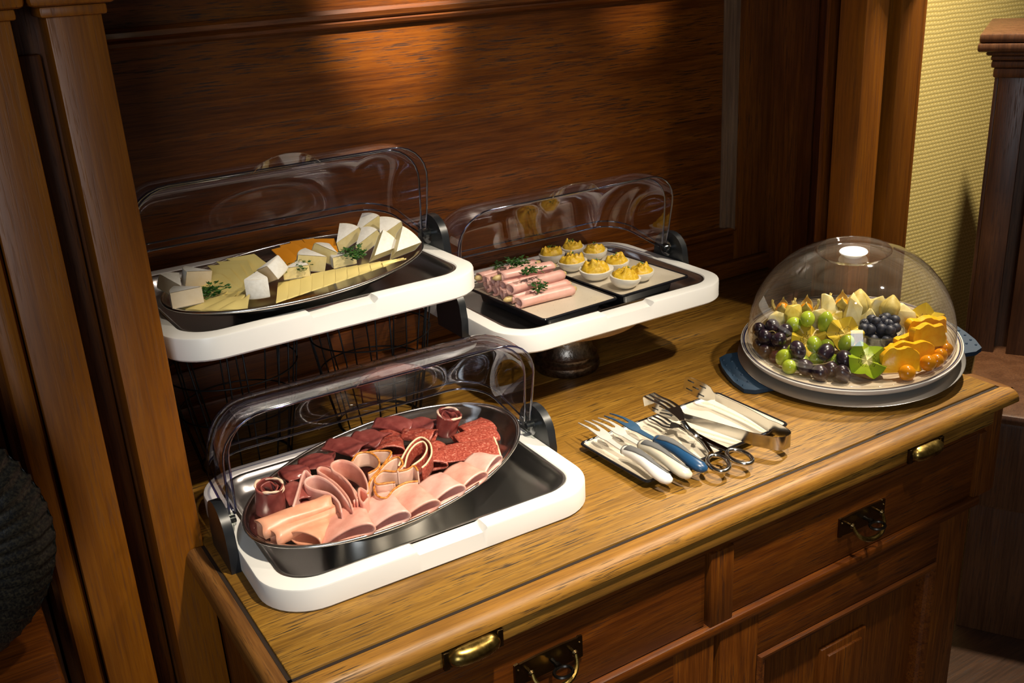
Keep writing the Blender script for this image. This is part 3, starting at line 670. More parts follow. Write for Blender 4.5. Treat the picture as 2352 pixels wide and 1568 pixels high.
W_(900, 560, 0.004, 0.036, 0.030, 0.026, (0, 0, -1.95), 'chalky', 'square-looking white rind wedge facing front beside the long slice row')
W_(960, 500, 0.008, 0.038, 0.030, 0.022, (0.25, -0.5, -1.0), 'chalky', 'white rind wedge propped on the square-looking wedge')
W_(1110, 470, 0.009, 0.036, 0.030, 0.016, (0, 0, 0.2), 'paste', 'creamy yellow soft cheese wedge beneath a parsley sprig')
W_(1465, 398, 0.003, 0.040, 0.034, 0.022, (0, -0.25, 2.5), 'paste', 'creamy soft cheese wedge with white top edge before the orange slices')
W_(1535, 345, 0.004, 0.036, 0.030, 0.020, (0.3, -0.3, 1.9), 'paste', 'creamy soft cheese wedge tilted between two others by the orange slices')
W_(1745, 325, 0.003, 0.036, 0.028, 0.016, (0, 0, 2.8), 'paste', 'low creamy soft cheese wedge behind the long slice row')
W_(1595, 235, 0.005, 0.044, 0.034, 0.020, (0.15, -0.45, 0.55), 'paste', 'glossy creamy wedge touching the topmost orange slice')
W_(1775, 145, 0.008, 0.046, 0.036, 0.020, (0.0, -0.50, 0.35), 'paste', 'tall creamy wedge with white rind at the far rim of the platter')
W_(1960, 185, 0.006, 0.044, 0.036, 0.022, (0.2, -0.45, 0.6), 'paste', 'white rind wedge with peppered face by the far rim of the platter')
W_(1850, 312, 0.003, 0.048, 0.034, 0.020, (0.85, -0.35, 0.45), 'paste', 'white rind wedge on its side behind the long slice row')
W_(1790, 250, 0.004, 0.040, 0.034, 0.018, (0.0, -0.6, 0.3), 'paste', 'peppered creamy wedge amid the far group beside parsley')
W_(2030, 292, 0.005, 0.050, 0.036, 0.022, (0.80, -0.30, 0.55), 'paste', 'white rind wedge lying at the far end of the cheese platter')
GP = 'parsley sprigs garnishing the platters'
parsley(pchs(430, 640, zf+0.010), 0.034, 'curly parsley sprig beside the chalky white cheese wedges', GP, 3, 0.7)
parsley(pchs(1170, 400, zf+0.020), 0.028, 'flat parsley sprig on the creamy cheese wedge by the orange slices', GP, 2, 2.4)
parsley(pchs(1190, 400, zf+0.020), 0.026, 'parsley sprig lying over the low creamy wedge', GP, 3, -0.2)
parsley(pchs(1800, 275, zf+0.018), 0.036, 'dark parsley sprig among the peppered soft cheese wedges', GP, 3, 3.0)
# ------------------------------------------------------------------ cold cuts platter
zm = Z3-0.0115
def pc(a, b, z0, z1, *r, **k): return cone(pmeat(*a, zm+z0), pmeat(*b, zm+z1), *r, **k)
GH = 'folded ham slices'
hams = [((1850, 545), (2080, 600), 0.050, 0.066, 0.006, 0.027), ((1700, 610), (1900, 735), 0.052, 0.070, 0.006, 0.025), ((1520, 690), (1680, 850), 0.050, 0.074, 0.006, 0.028), ((1290, 760), (1445, 975), 0.044, 0.076, 0.006, 0.025), ((1080, 830), (1185, 1065), 0.042, 0.074, 0.006, 0.027), ((850, 910), (860, 1160), 0.042, 0.078, 0.006, 0.028)]
hl = ['folded ham slice at the end of the row under the fat-edged salami', 'folded ham slice second in the row from the fat-edged salami', 'folded ham slice with a wide open curl, before the paprika-edged slices', 'folded ham slice fourth in the row from the fat-edged salami', 'folded ham slice before the ruffled ham, fifth from the salami', 'folded ham slice beside the orange sausage rolls']
for k, ((a, b, w0, w1, h0, h1), lb) in enumerate(zip(hams, hl)):
    food('ham_slice', pc(a, b, 0.013+0.0012*k, 0.0150+0.0004*k, w0*0.92, w1*0.88, h0, h1, th=0.0026, bias=0.85, bend=0.05, wob=0.5, up=(-0.28, -0.05, 1)), M['ham' if k % 2 else 'ham_pale'], lb, 'ham', GH)
GB = 'rolled sausage slices'
food('sausage_roll_slice', pc((705, 985), (480, 1185), 0.012, 0.013, 0.026, 0.050, 0.010, 0.018, th=0.0022, wob=0.6), M['bologna'], 'orange sausage slice rolled into an open cone beside the ham row', 'sausage', GB)
food('sausage_roll_slice', pc((770, 925), (215, 1180), 0.018, 0.015, 0.020, 0.024, 0.014, 0.020, th=0.0022, wob=0.5), M['bologna'], 'slim rolled orange sausage slice between the cone and the upper roll', 'sausage', GB)
food('sausage_roll_slice', pc((705, 865), (100, 1105), 0.027, 0.022, 0.026, 0.034, 0.016, 0.022, th=0.0022, wob=0.6), M['bologna'], 'rolled pink sausage slice lying uppermost at the platter end', 'sausage', GB)
GC = 'folded cured ham slices along the back rim'
cur = [((300, 660), (500, 590), 0.040, 0.034, 0.010, 0.014, 'prosciutto', 'folded cured ham slice next to the rosette by the left hinge'), ((350, 730), (470, 870), 0.036, 0.036, 0.008, 0.012, 'prosciutto', 'dark cured ham slice tucked behind the rosette and the ruffled ham'),
       ((440, 555), (735, 520), 0.036, 0.042, 0.012, 0.016, 'prosciutto', 'folded cured ham slice behind the ruffled ham'), ((685, 375), (985, 430), 0.036, 0.046, 0.012, 0.016, 'prosciutto', 'folded cured ham slice behind the paprika-edged slices'),
       ((905, 315), (1165, 350), 0.038, 0.046, 0.012, 0.016, 'prosciutto', 'folded cured ham slice beside the small speckled salami fold'), ((1100, 195), (1420, 235), 0.032, 0.040, 0.014, 0.020, 'prosciutto', 'long cured ham fold touching the back rim of the platter'), ((1360, 215), (1600, 220), 0.034, 0.030, 0.016, 0.020, 'prosciutto', 'cured ham fold with a streak of fat beside the far rosette')]
for a, b, w0, w1, h0, h1, m, lb in cur:
    food('cured_ham_slice', pc(a, b, 0.018, 0.019, w0, w1, h0, h1, th=0.0018, bias=0.4, wob=1.2, bend=0.05), M[m], lb, 'cured ham', GC)
def rosette(base, tip, r0, r1, lab):
    b = pmeat(*base); t = b+np.array(tip)
    o = food('ham_rosette', cone(b, t, r0*2, r1*2, r0*2, r1*2, th=0.0022, wob=0.5, up=(0.2, 0.1, 1)), M['prosciutto'], lab, 'cured ham', 'cured ham rosettes')
    sub(o, 'inner_curl', cone(b+(t-b)*0.35, b+(t-b)*0.93, r0*1.1, r1*1.25, r0*1.1, r1*1.25, th=0.002, wob=1.5, up=(0.2, 0.1, 1)), M['prosciutto'])
    d = (t-b)/np.linalg.norm(t-b); e1 = np.cross(d, (0.2, 0.1, 1)); e1 /= np.linalg.norm(e1); e2 = np.cross(e1, d)
    def rg(f, rad, ph): return [b+(t-b)*f+d*0.0012*math.sin(3*a+ph)+(e1*math.cos(a)+e2*math.sin(a))*(rad+0.0010*math.sin(2*a+ph)) for a in np.linspace(0, 2*PI, 40, endpoint=False)]
    sub(o, 'fat_rim', tube(rg(0.985, r1*1.01, 1), [0.0016+0.0009*math.sin(k*0.47)*math.sin(k*0.9) for k in range(40)], 6, True), M['fat'])
    sub(o, 'fat_streak', tube(rg(0.78, r1*1.035, 4)[3:26], [0.0004+0.0026*math.sin(PI*k/22) for k in range(23)], 6), M['fat'])
    return o
rosette((195, 935, zm+0.008), (0.001, -0.006, 0.040), 0.0190, 0.0175, 'rolled cured ham rosette with a fat rim at the platter end by the left hinge')
rosette((1690, 275, zm+0.010), (0.006, -0.008, 0.034), 0.0150, 0.0175, 'rolled cured ham rosette with a fat rim by the far speckled salami')
GS = 'salami slices'
def salami(a, b, z0, z1, w0, w1, h0, h1, lb, edge=False, **k):
    g = pc(a, b, z0, z1, w0, w1, h0, h1, th=0.0022, wob=0.5, **k); o = food('salami_slice', g, M['salami'], lb, 'salami', GS)
    if edge:
        p0, p1 = pmeat(*a, zm+z0), pmeat(*b, zm+z1); d = (p1-p0)/np.linalg.norm(p1-p0); s = np.cross(d, (0, 0, 1)); s /= np.linalg.norm(s)
        sub(o, 'casing_edge', tube([p1+d*0.0004+s*(w1/2*math.cos(t))+np.array([0, 0, 1])*(h1/2*math.sin(t)*(0.25+0.75*(1-math.cos(t))/2)) for t in np.linspace(0, 2*PI, 40, endpoint=False)], 0.0017, 6, True), M['fat_edge'])
    return o
salami((1850, 275), (2060, 200), 0.012, 0.012, 0.040, 0.046, 0.010, 0.013, 'coarse speckled salami fold uppermost against the far platter wall')
salami((1790, 355), (2110, 275), 0.012, 0.012, 0.044, 0.048, 0.010, 0.013, 'coarse speckled salami fold in the middle of the three by the far end')
salami((1640, 470), (2130, 400), 0.012, 0.012, 0.048, 0.056, 0.012, 0.018, 'coarse speckled salami fold with cream casing, next to the ham row', True, bias=0.75)
salami((1215, 270), (1215, 445), 0.012, 0.014, 0.034, 0.044, 0.014, 0.020, 'small upright speckled salami fold beside the cured ham')
salami((1330, 285), (1600, 305), 0.018, 0.018, 0.026, 0.032, 0.012, 0.016, 'red salami fold lying behind the looped cream-edged slice')
salami((1600, 380), (1590, 560), 0.012, 0.010, 0.030, 0.040, 0.012, 0.014, 'red salami slice at the foot of the looped cream-edged slice')
def rib(name, pts, ztop, down, mat, lab, cat, grp, th=0.0024, edge=None, er=0.0015, lean=(0, 0, 0), zs=None):
    top = [pmeat(x, y, ztop+(zs[i] if zs else 0)) for i, (x, y) in enumerate(pts)]
    g, C = ribbon(top, down, th, 12*len(pts), 6, lean); o = food(name, g, mat, lab, cat, grp)
    if edge is not None: sub(o, 'edge', tube(C, er, 6), edge)
    return o
rib('salami_slice', [(1290, 560), (1335, 460), (1400, 365), (1480, 315), (1555, 360), (1572, 450), (1535, 530), (1490, 575)], zm+0.034, 0.022, M['salami'], 'salami slice folded in an outer loop with a cream casing edge', 'salami', GS, edge=M['fat_edge'])
rib('salami_slice', [(1340, 570), (1370, 460), (1430, 380), (1500, 352), (1532, 410), (1495, 490), (1405, 560)], zm+0.033, 0.020, M['salami'], 'salami slice folded in an inner loop with a cream casing edge', 'salami', GS, edge=M['fat_edge'])
GR2 = 'ruffled ham slices'
rib('ruffled_ham_slice', [(385, 900), (425, 770), (480, 600), (540, 640)], zm+0.036, 0.026, M['ham_pale'], 'pale ham sheet standing upright at the edge of the ruffle', 'ham', GR2)
rib('ruffled_ham_slice', [(800, 945), (770, 860), (690, 790), (560, 755), (490, 715), (500, 665), (580, 640), (680, 680), (780, 770), (860, 880), (895, 925)], zm+0.036, 0.026, M['ham_pale'], 'ruffled ham slice in tight waves nearest the sausage rolls', 'ham', GR2)
rib('ruffled_ham_slice', [(895, 925), (850, 820), (760, 715), (660, 640), (595, 595), (620, 565), (710, 590), (810, 660), (890, 740), (940, 815), (905, 855)], zm+0.038, 0.028, M['ham'], 'ruffled ham slice in the middle of the waves', 'ham', GR2)
rib('ruffled_ham_slice', [(935, 850), (880, 725), (800, 640), (725, 590), (715, 535), (790, 505), (890, 530), (970, 600), (1015, 690), (1020, 770), (955, 745), (950, 820), (985, 870), (1025, 830)], zm+0.040, 0.030, M['ham'], 'ruffled ham slice curling over beside the paprika-edged slices', 'ham', GR2)
GK = 'paprika-edged poultry slices'
rib('poultry_slice', [(890, 520), (940, 455), (1040, 445), (1115, 500), (1115, 570), (1030, 625)], zm+0.034, 0.022, M['chicken'], 'paprika-edged poultry slice looped round next to the cured ham', 'poultry', GK, edge=M['crust'], er=0.0016)
rib('poultry_slice', [(1040, 440), (1130, 430), (1225, 440), (1180, 520), (1110, 610)], zm+0.034, 0.020, M['chicken'], 'paprika-edged poultry slice standing behind the other loops', 'poultry', GK, edge=M['crust'], er=0.0016)
rib('poultry_slice', [(1025, 800), (1045, 690), (1120, 600), (1205, 515), (1285, 485), (1325, 540), (1280, 600)], zm+0.036, 0.024, M['chicken'], 'paprika-edged poultry slice with a steep front edge against the ruffled ham', 'poultry', GK, edge=M['crust'], er=0.0016)
rib('poultry_slice', [(1240, 700), (1110, 715), (1085, 665), (1150, 605), (1260, 608), (1360, 590), (1420, 560), (1455, 600)], zm+0.034, 0.022, M['chicken'], 'paprika-edged poultry slice in flat loops above the ham row', 'poultry', GK, edge=M['crust'], er=0.0016)
rib('poultry_slice', [(1455, 690), (1350, 705), (1250, 760), (1185, 832), (1110, 815), (1080, 745), (1130, 715), (1260, 700)], zm+0.030, 0.020, M['chicken'], 'paprika-edged poultry slice looped nearest the ham row', 'poultry', GK, edge=M['crust'], er=0.0016)
# ------------------------------------------------------------------ square plates, eggs and ham rolls
def glaze():
    t = NT('speckled_cream_glaze'); n = t.noise(t.coord(), 420, 2, 0.5); b = t.noise(t.coord(), 9, 3)
    base = t.ramp(b, ((0.3, (0.60, 0.52, 0.40)), (0.7, (0.70, 0.63, 0.51))))
    t.bsdf(t.mix(t.ramp(n, ((0.70, (0, 0, 0)), (0.74, (1, 1, 1)))), base, (0.09, 0.06, 0.04)), 0.30); return t.m
M['glaze'] = glaze()
M['blackglaze'] = plain('black_glaze', (0.012, 0.012, 0.015), 0.12)
def rect_plate(loc, rz, w, d, lab, grp, zt=0.015):
    p = thing('rectangular_plate', lab, 'plate', loc, (0, 0, rz), grp); r = 0.008
    mob('plate_body', *sweep_rr([(w-0.05, d-0.05, r, 0.0), (w-0.044, d-0.044, r, zt-0.014), (w-0.03, d-0.03, r, zt-0.0115), (w-0.001, d-0.001, r, zt-0.004), (w, d, r, zt-0.0018), (w-0.002, d-0.002, r, zt-0.0002)], 4, True), M['blackglaze'], p, True, 40)
    mob('glazed_top', *sweep_rr([(w-0.0085, d-0.0085, r*0.8, zt-0.0012), (w-0.016, d-0.016, r*0.7, zt-0.0038), (w-0.03, d-0.03, r*0.6, zt-0.0052)], 4, False, True), M['glaze'], p, True, 60)
    mob('rim', *sweep_rr([(w-0.0020, d-0.0020, r, zt-0.0004), (w-0.004, d-0.004, r, zt), (w-0.007, d-0.007, r*0.8, zt-0.0002), (w-0.0095, d-0.0095, r*0.8, zt-0.0018)], 4), M['blackglaze'], p, True, 60)
    return p
ZP = 0.1305
rect_plate((0.9433, 1.4770, ZP), 0.055, 0.166, 0.258, 'cream plate with black rim carrying the ham rolls', 'rectangular cream plates', 0.030)
rect_plate((1.1160, 1.4890, ZP), 0.055, 0.168, 0.262, 'cream plate with black rim carrying the stuffed eggs', 'rectangular cream plates', 0.031)
zs_ = ZP+0.0258
def ham_roll(a, b, lift, lab, r=0.0098, tipL=0.012, tipR=-0.01, rz=0):
    p0, p1 = pegg(*b, zs_+lift), pegg(*a, zs_+lift); d = (p1-p0)/np.linalg.norm(p1-p0); s = np.cross(d, (0, 0, 1)); u = np.cross(s, d)
    n, m = 14, 40; rows = []; L = np.linalg.norm(p1-p0)
    for i in range(n+1):
        t = i/n; row = []
        for k in range(m+1):
            a_ = 2.35*PI*2*k/m*0.5+rz; q = r*(1.0-0.18*k/m)*(1+0.03*math.sin(5*t+a_))
            row.append(p0+d*(L*t+0.002*math.sin(a_*1.5))+s*q*math.cos(-a_)+u*q*math.sin(-a_))
        rows.append(row)
    o = food('ham_roll', solid(rows, 0.0019), M['ham_pale'], lab, 'ham roll', 'ham rolls filled with white asparagus')
    C = [p0-d*tipL*1.0, p0-d*tipL*0.75, p0-d*tipL*0.3, p0+d*0.01, p1-d*0.01, p1+d*tipR*0.6, p1+d*tipR] if tipR > 0 else [p0-d*tipL, p0-d*tipL*0.7, p0-d*tipL*0.2, p0+d*0.01, p1-d*0.012]
    R = [0.0018, 0.0044, 0.0060, 0.0062, 0.0062, 0.0050, 0.0014] if tipR > 0 else [0.0036, 0.0054, 0.0060, 0.0062, 0.0062]
    sub(o, 'asparagus_spear', tube(C, R, 12), M['asparagus'])
    return o
M['asparagus'] = fooditem_mat('white_asparagus', ((0.3, (0.58, 0.40, 0.15)), (0.7, (0.70, 0.54, 0.25))), 90, 0.35)
rl = 0.0105
rolls = [((170, 608), (560, 520), rl, 'ham roll in the lower layer furthest from the eggs'), ((262, 645), (660, 560), rl, 'ham roll in the lower layer, second from the back'), ((345, 690), (760, 590), rl, 'ham roll in the lower layer with a spear tip out by the plate edge'),
         ((95, 505), (690, 352), rl+0.012, 'back ham roll, nearest the lid'), ((165, 545), (600, 430), rl+0.012, 'ham roll half hidden behind the uppermost one'), ((250, 550), (720, 440), rl+0.016, 'ham roll with a wide open end showing the spear'),
         ((350, 595), (820, 480), rl+0.015, 'ham roll with an open fluted end below the uppermost one'), ((325, 500), (880, 385), rl+0.030, 'uppermost ham roll, crossed by a parsley sprig'), ((425, 628), (985, 470), rl+0.019, 'smooth ham roll lying across the pile beside the eggs'),
         ((440, 730), (1045, 575), rl, 'ham roll with an asparagus tip sticking out towards the eggs'), ((520, 775), (1095, 632), rl, 'front ham roll, alone before the pile')]
for k, (a, b, lf, lb) in enumerate(rolls):
    ham_roll(a, b, lf, lb, 0.0098 if k != 7 else 0.0105, 0.0095 if k not in (2, 3) else 0.015, 0.016 if k in (7, 9) else (0.01 if k == 3 else -0.01), rnd.uniform(0, 6))
parsley(pegg(265, 425, zs_+0.031), 0.024, 'small parsley sprig on the back ham roll', GP, 2, 0.3)
parsley(pegg(455, 420, zs_+0.036), 0.034, 'spread parsley sprig on the back ham rolls', GP, 3, 0.4)
parsley(pegg(610, 465, zs_+0.047), 0.032, 'parsley sprig hanging over the uppermost ham roll', GP, 3, -1.5)
parsley(pegg(735, 680, zs_+0.021), 0.032, 'parsley sprig on the front ham rolls', GP, 2, 0.9)
def yolk_mat():
    t = NT('piped_yolk_filling'); n = t.noise(t.coord(), 160, 4); sp = t.noise(t.coord(), 300, 2, 0.5)
    c = t.ramp(n, ((0.3, (0.68, 0.38, 0.015)), (0.6, (0.82, 0.54, 0.04)))); c = t.mix(t.ramp(sp, ((0.66, (0, 0, 0)), (0.72, (1, 1, 1)))), c, (0.30, 0.07, 0.01))
    t.bsdf(c, 0.45, 0, t.bump(n, 0.6, 0.002)); return t.m
M['yolk'] = yolk_mat()
M['eggwhite'] = plain('boiled_egg_white', (0.82, 0.77, 0.66), 0.28)
M['herb'] = plain('chopped_herb', (0.06, 0.16, 0.02), 0.5)
def egg(pos, yaw, sc, tilt, lab, seed):
    r = random.Random(seed); e = thing('stuffed_egg', lab, 'stuffed egg', tuple(pos), (tilt[0], tilt[1], yaw), 'stuffed eggs')
    a, b, h = 0.0285*sc, 0.0230*sc, 0.0190*sc; rows = []
    for i in range(12):
        t = PI/2*i/11; rr = math.sin(t); rows.append([(a*rr*math.cos(k*PI/18)*(1+0.07*math.cos(k*PI/18)), b*rr*math.sin(k*PI/18), h*(1-math.cos(t))) for k in range(36)])
    for f in (0.975, 0.80, 0.4, 0.0): rows.append([(a*f*math.cos(k*PI/18)*(1+0.07*math.cos(k*PI/18)), b*f*math.sin(k*PI/18), h+0.0003) for k in range(36)])
    mob('egg_white', *grid(rows, False, True), M['eggwhite'], e, True, 50)
    bumps = [(r.uniform(0, 2*PI), r.uniform(0.0, 1.0)**0.5*0.95, r.uniform(0.10, 0.20)) for _ in range(22)]; rows = []
    for i in range(18):
        t = i/17; row = []
        for k in range(48):
            w = 2*PI*k/48; x, y = t*math.cos(w), t*math.sin(w); hh = 0.0085*sc*(1-t**4)**0.5
            for (bw, br, bs) in bumps: hh += 0.0046*sc*math.exp(-((x-br*math.cos(bw))**2+(y-br*math.sin(bw))**2)/(bs*bs))*(1-t**6)
            rr = 1+t*t*(0.03*math.sin(4*w+seed)+0.03*math.sin(7*w+2*seed))
            row.append((a*0.84*x*rr, b*0.90*y*rr, h-0.0015+hh))
        rows.append(row)
    mob('yolk_filling', *grid(rows, False, True), M['yolk'], e, True)
    for q in range(r.randint(2, 4)):
        w = r.uniform(0, 2*PI); d = r.uniform(0, 0.5); x, y = a*0.7*d*math.cos(w), b*0.7*d*math.sin(w); z = h+0.0135*sc*(1-d*d)+0.0015; s = 0.0034; th = r.uniform(0, 6)
        V = [(x, y, z-0.001)]+[(x+s*math.cos(th+k*PI/3)*(1.3 if k % 2 else 0.6), y+s*math.sin(th+k*PI/3)*(1.3 if k % 2 else 0.6), z+0.0022*(k % 2)) for k in range(6)]
        mob('herb_leaf', V, [(0, 1+k, 1+(k+1) % 6) for k in range(6)], M['herb'], e, False)
    return e
eg = [((1110, 235), 0.6, 0.95, (0.0, 0.0), 'stuffed egg at the back corner of the cream plate, topped with cress'), ((880, 315), 0.3, 1.0, (0, 0.05), 'stuffed egg at the back beside the ham rolls'), ((1345, 250), 0.4, 1.0, (0, 0), 'stuffed egg at the back edge of its plate by the lid'), ((1105, 380), 0.15, 1.05, (0, 0), 'stuffed egg with browned filling next to the ham roll tips'),
      ((1580, 345), 0.5, 1.0, (0, 0), 'stuffed egg behind the two front ones, herb leaf on top'), ((1350, 455), -0.25, 1.12, (0.12, 0), 'large stuffed egg showing a broad white edge at the plate middle'), ((1655, 545), 0.35, 1.12, (0.1, 0.15), 'front stuffed egg with its white side towards the plate edge'), ((1850, 480), 0.6, 0.98, (0, 0), 'stuffed egg at the end of the plate by the tray corner')]
for k, (q, yw, sc, tl_, lb) in enumerate(eg): egg(pegg(q[0], q[1]+(35, 35, 65, 55, 90, 70, 75, 60)[k], zs_-0.0006), yw, sc*1.04, tl_, lb, k+1)
# ------------------------------------------------------------------ plate of serving tools
rect_plate((0.9665, 1.0995, 0.0005), 0.030, 0.300, 0.163, 'cream plate with black rim carrying the serving forks and tongs', 'rectangular cream plates', 0.014)
def ptool(x, y, z): return pz(1300+x/4.2, 820+y/4.2, z)
M['fork_grey'] = plain('grey_rubber_grip', (0.11, 0.11, 0.11), 0.5)
M['fork_white'] = plain('white_handle_plastic', (0.80, 0.78, 0.73), 0.3); M['fork_cream'] = plain('cream_handle_plastic', (0.62, 0.56, 0.44), 0.32); M['fork_blue'] = plain('blue_handle_plastic', (0.012, 0.06, 0.15), 0.3)
M['blade_white'] = plain('pale_coated_blade', (0.62, 0.60, 0.56), 0.3, 0.3); M['blade_blue'] = plain('blue_coated_blade', (0.02, 0.065, 0.13), 0.35)
def frame(p0, p1):
    d = p1-p0; L = np.linalg.norm(d); d = d/L; s = np.cross(d, (0, 0, 1)); s /= np.linalg.norm(s); return d, s, np.cross(s, d), L
def fork(t1, t2, hs, he, mats, lab, zt=0.034, zh=0.0190):
    tip = (ptool(*t1, zt)+ptool(*t2, zt))/2; h0 = ptool(*hs, 0.0275); h1 = ptool(*he, zh+0.001)
    o = thing('serving_fork', lab, 'fork', tuple(h1), (0, 0, 0), 'serving forks'); B = np.array(h1)
    d, s, u, L = frame(h0, tip)
    # flat blade: shank, shoulder, two tines
    out = [(0.0, 0.0042), (0.20, 0.0046), (0.33, 0.0050), (0.40, 0.0085), (0.45, 0.0100), (0.55, 0.0098), (0.72, 0.0090), (0.90, 0.0080), (1.0, 0.0066)]
    ins = [(1.0, 0.0060), (0.90, 0.0056), (0.72, 0.0048), (0.58, 0.0034), (0.545, 0.0)]
    side = [(t, w) for t, w in out]+ins
    ring = side+[(t, -w) for t, w in side[::-1][1:]]
    arch = lambda t: 0.0045*math.sin(PI*min(1, max(0, (t-0.3)/0.7)))-0.0012
    top = [h0+d*L*t+s*w+u*(0.0009+arch(t)) for t, w in ring]; bot = [h0+d*L*t+s*w+u*(-0.0009+arch(t)) for t, w in ring]; n = len(ring)
    mid = {}
    # faces: split in strips along the length, tines apart
    V = [p-B for p in top+bot]; no = len(out); ni = len(ins)
    Fc = [(i, (i+1) % n, n+(i+1) % n, n+i) for i in range(n)]
    # outer i (0..no-1), inner ins index no..no+ni-1 (last is the crotch), mirrored indices n-... 
    def mir(i): return (n-1-i) if i < no+ni-1 else i
    cro = no+ni-1
    for off in (0, n):
        for i in range(5): Fc.append((off+i, off+i+1, off+mir(i+1), off+mir(i)))
        Fc.append((off+5, off+6, off+no+3, off+cro)); Fc.append((off+mir(5), off+mir(6), off+mir(no+3), off+cro)); Fc.append((off+5, off+cro, off+mir(5)))
        for a, b, c, e in ((6, 7, no+2, no+3), (7, 8, no+0, no+1)):
            q = (a, b, no+1 if a == 6 else no, no+2 if a == 6 else no+1)
            Fc.append(tuple(off+i for i in q)); Fc.append(tuple(off+mir(i) for i in q))
        q = (6, no+2, no+3); Fc.append(tuple(off+i for i in q)); Fc.append(tuple(off+mir(i) for i in q))
    mob('fork_blade', V, Fc, mats[1], o, False)
    # handle
    d, s, u, L = frame(h0, h1); rows, gr = [], []
    prof = [(0.0, 0.0035, 0.0035), (0.015, 0.0075, 0.007), (0.08, 0.0100, 0.0085), (0.25, 0.0108, 0.0090), (0.45, 0.0105, 0.0088), (0.62, 0.0100, 0.0085), (0.78, 0.0108, 0.0085), (0.90, 0.0106, 0.0078), (0.97, 0.0075, 0.0055), (1.0, 0.002, 0.0015)]
    for t, w, h in prof:
        c = h0+d*L*t+u*(0.004*math.sin(PI*t))-s*0.003*math.sin(2*PI*t)
        rows.append([c+s*w*math.cos(2*PI*k/20)+u*h*math.sin(2*PI*k/20)-B for k in range(20)])
    V, Fc = grid(rows, False, True); n = len(rows); Fc = Fc+[tuple(range(20)), tuple((n-1)*20+k for k in range(20))]
    hd = mob('handle', V, Fc, mats[0], o, True)
    for t, w, h in prof[:8]:
        c = h0+d*L*t+u*(0.004*math.sin(PI*t))-s*0.003*math.sin(2*PI*t); a0 = -1.3; a1 = 2.6-1.6*t if t > 0.06 else 4.8
        
        gr.append([c-s*(w+0.0006)*math.cos(a0+(a1-a0)*k/14)+u*(h+0.0006)*math.sin(a0+(a1-a0)*k/14)-B for k in range(15)])
    mob('rubber_grip', *solid(gr, 0.0008), M['fork_grey'], hd, True)
    return o
fork((105, 620), (190, 612), (555, 888), (1012, 1205), (M['fork_white'], M['blade_white']), 'serving fork with white and grey handle at the plate edge')
fork((235, 605), (325, 575), (715, 835), (1203, 1155), (M['fork_cream'], M['blade_white']), 'serving fork with cream and grey handle between the white and blue ones')
fork((350, 562), (440, 535), (865, 790), (1352, 1092), (M['fork_blue'], M['blade_blue']), 'dark blue serving fork beside the scissor tongs')
def strip(path, wv, wd, th):
    """band following a path; wv = width direction(s), wd = width(s)"""
    C = np.asarray(path, float); n = len(C); Wd = np.full(n, wd) if np.isscalar(wd) else np.asarray(wd, float)
    wv = np.asarray(wv, float); P = [[C[i]+(wv if wv.ndim == 1 else wv[i])*(Wd[i]*(j/4-0.5)) for j in range(5)] for i in range(n)]
    return solid(P, th)
def slotted(c, d, w, L, Wd, th, slots):
    """spatula blade with raised slot bars: c start, d length dir, w width dir"""
    return None
# broad spring tongs
ST_ = thing('serving_tongs', 'broad steel spring tongs with slotted flat ends on the cream plate', 'tongs', tuple(ptool(2150, 860, 0.001)))
B = np.array(ST_.location)
up = np.array([0, 0, 1.0])
def add(nm, geo, mat=M['steel'], par=ST_, base=None, sh=40): return mob(nm, np.asarray(geo[0])-(B if base is None else base), geo[1], mat, par, True, sh)
zc = 0.0255
bend = catmull([ptool(1800, 790, zc), ptool(2040, 835, zc), ptool(2140, 815, zc), ptool(2160, 775, zc), ptool(2060, 705, zc), ptool(1960, 665, zc)], 26)
add('spring_bend', strip(bend, up, 0.022, 0.0012))
a1 = catmull([ptool(1805, 790, zc), ptool(1500, 690, zc+0.002), ptool(1150, 580, zc+0.004)], 14)
a2 = catmull([ptool(1965, 667, zc), ptool(1720, 520, zc+0.002), ptool(1440, 385, zc+0.004)], 14)
for a in (a1, a2): add('arm', strip(a, up, np.linspace(0.021, 0.013, 15), 0.0012))
for p0, p1 in ((ptool(1150, 580, zc+0.004), ptool(800, 425, zc+0.016)), (ptool(1440, 385, zc+0.004), ptool(1140, 245, zc+0.016))):
    d, s, u, L = frame(p0, p1)
    g = [(0.0, 0.010), (0.10, 0.016), (0.20, 0.027), (0.30, 0.030), (0.45, 0.031), (0.60, 0.031), (0.75, 0.030), (0.90, 0.028), (1.0, 0.022)]
    bl_ = add('slotted_blade', strip([p0+d*L*t+s*0.0 for t, w in g], u, [w for t, w in g], 0.0011))
    for k, (tt, vv) in enumerate(((0.42, 0.008), (0.42, -0.008), (0.62, 0.0), (0.80, 0.008), (0.80, -0.008))):
        q = p0+d*L*tt+u*vv
        mob('slot', np.asarray(tube([q-d*0.006+s*sg*0.0007-B for sg in (0,)]+[q+d*0.006-B], 0.0013, 6)[0]), tube([q-d*0.006, q+d*0.006], 0.0013, 6)[1], M['black'], bl_)
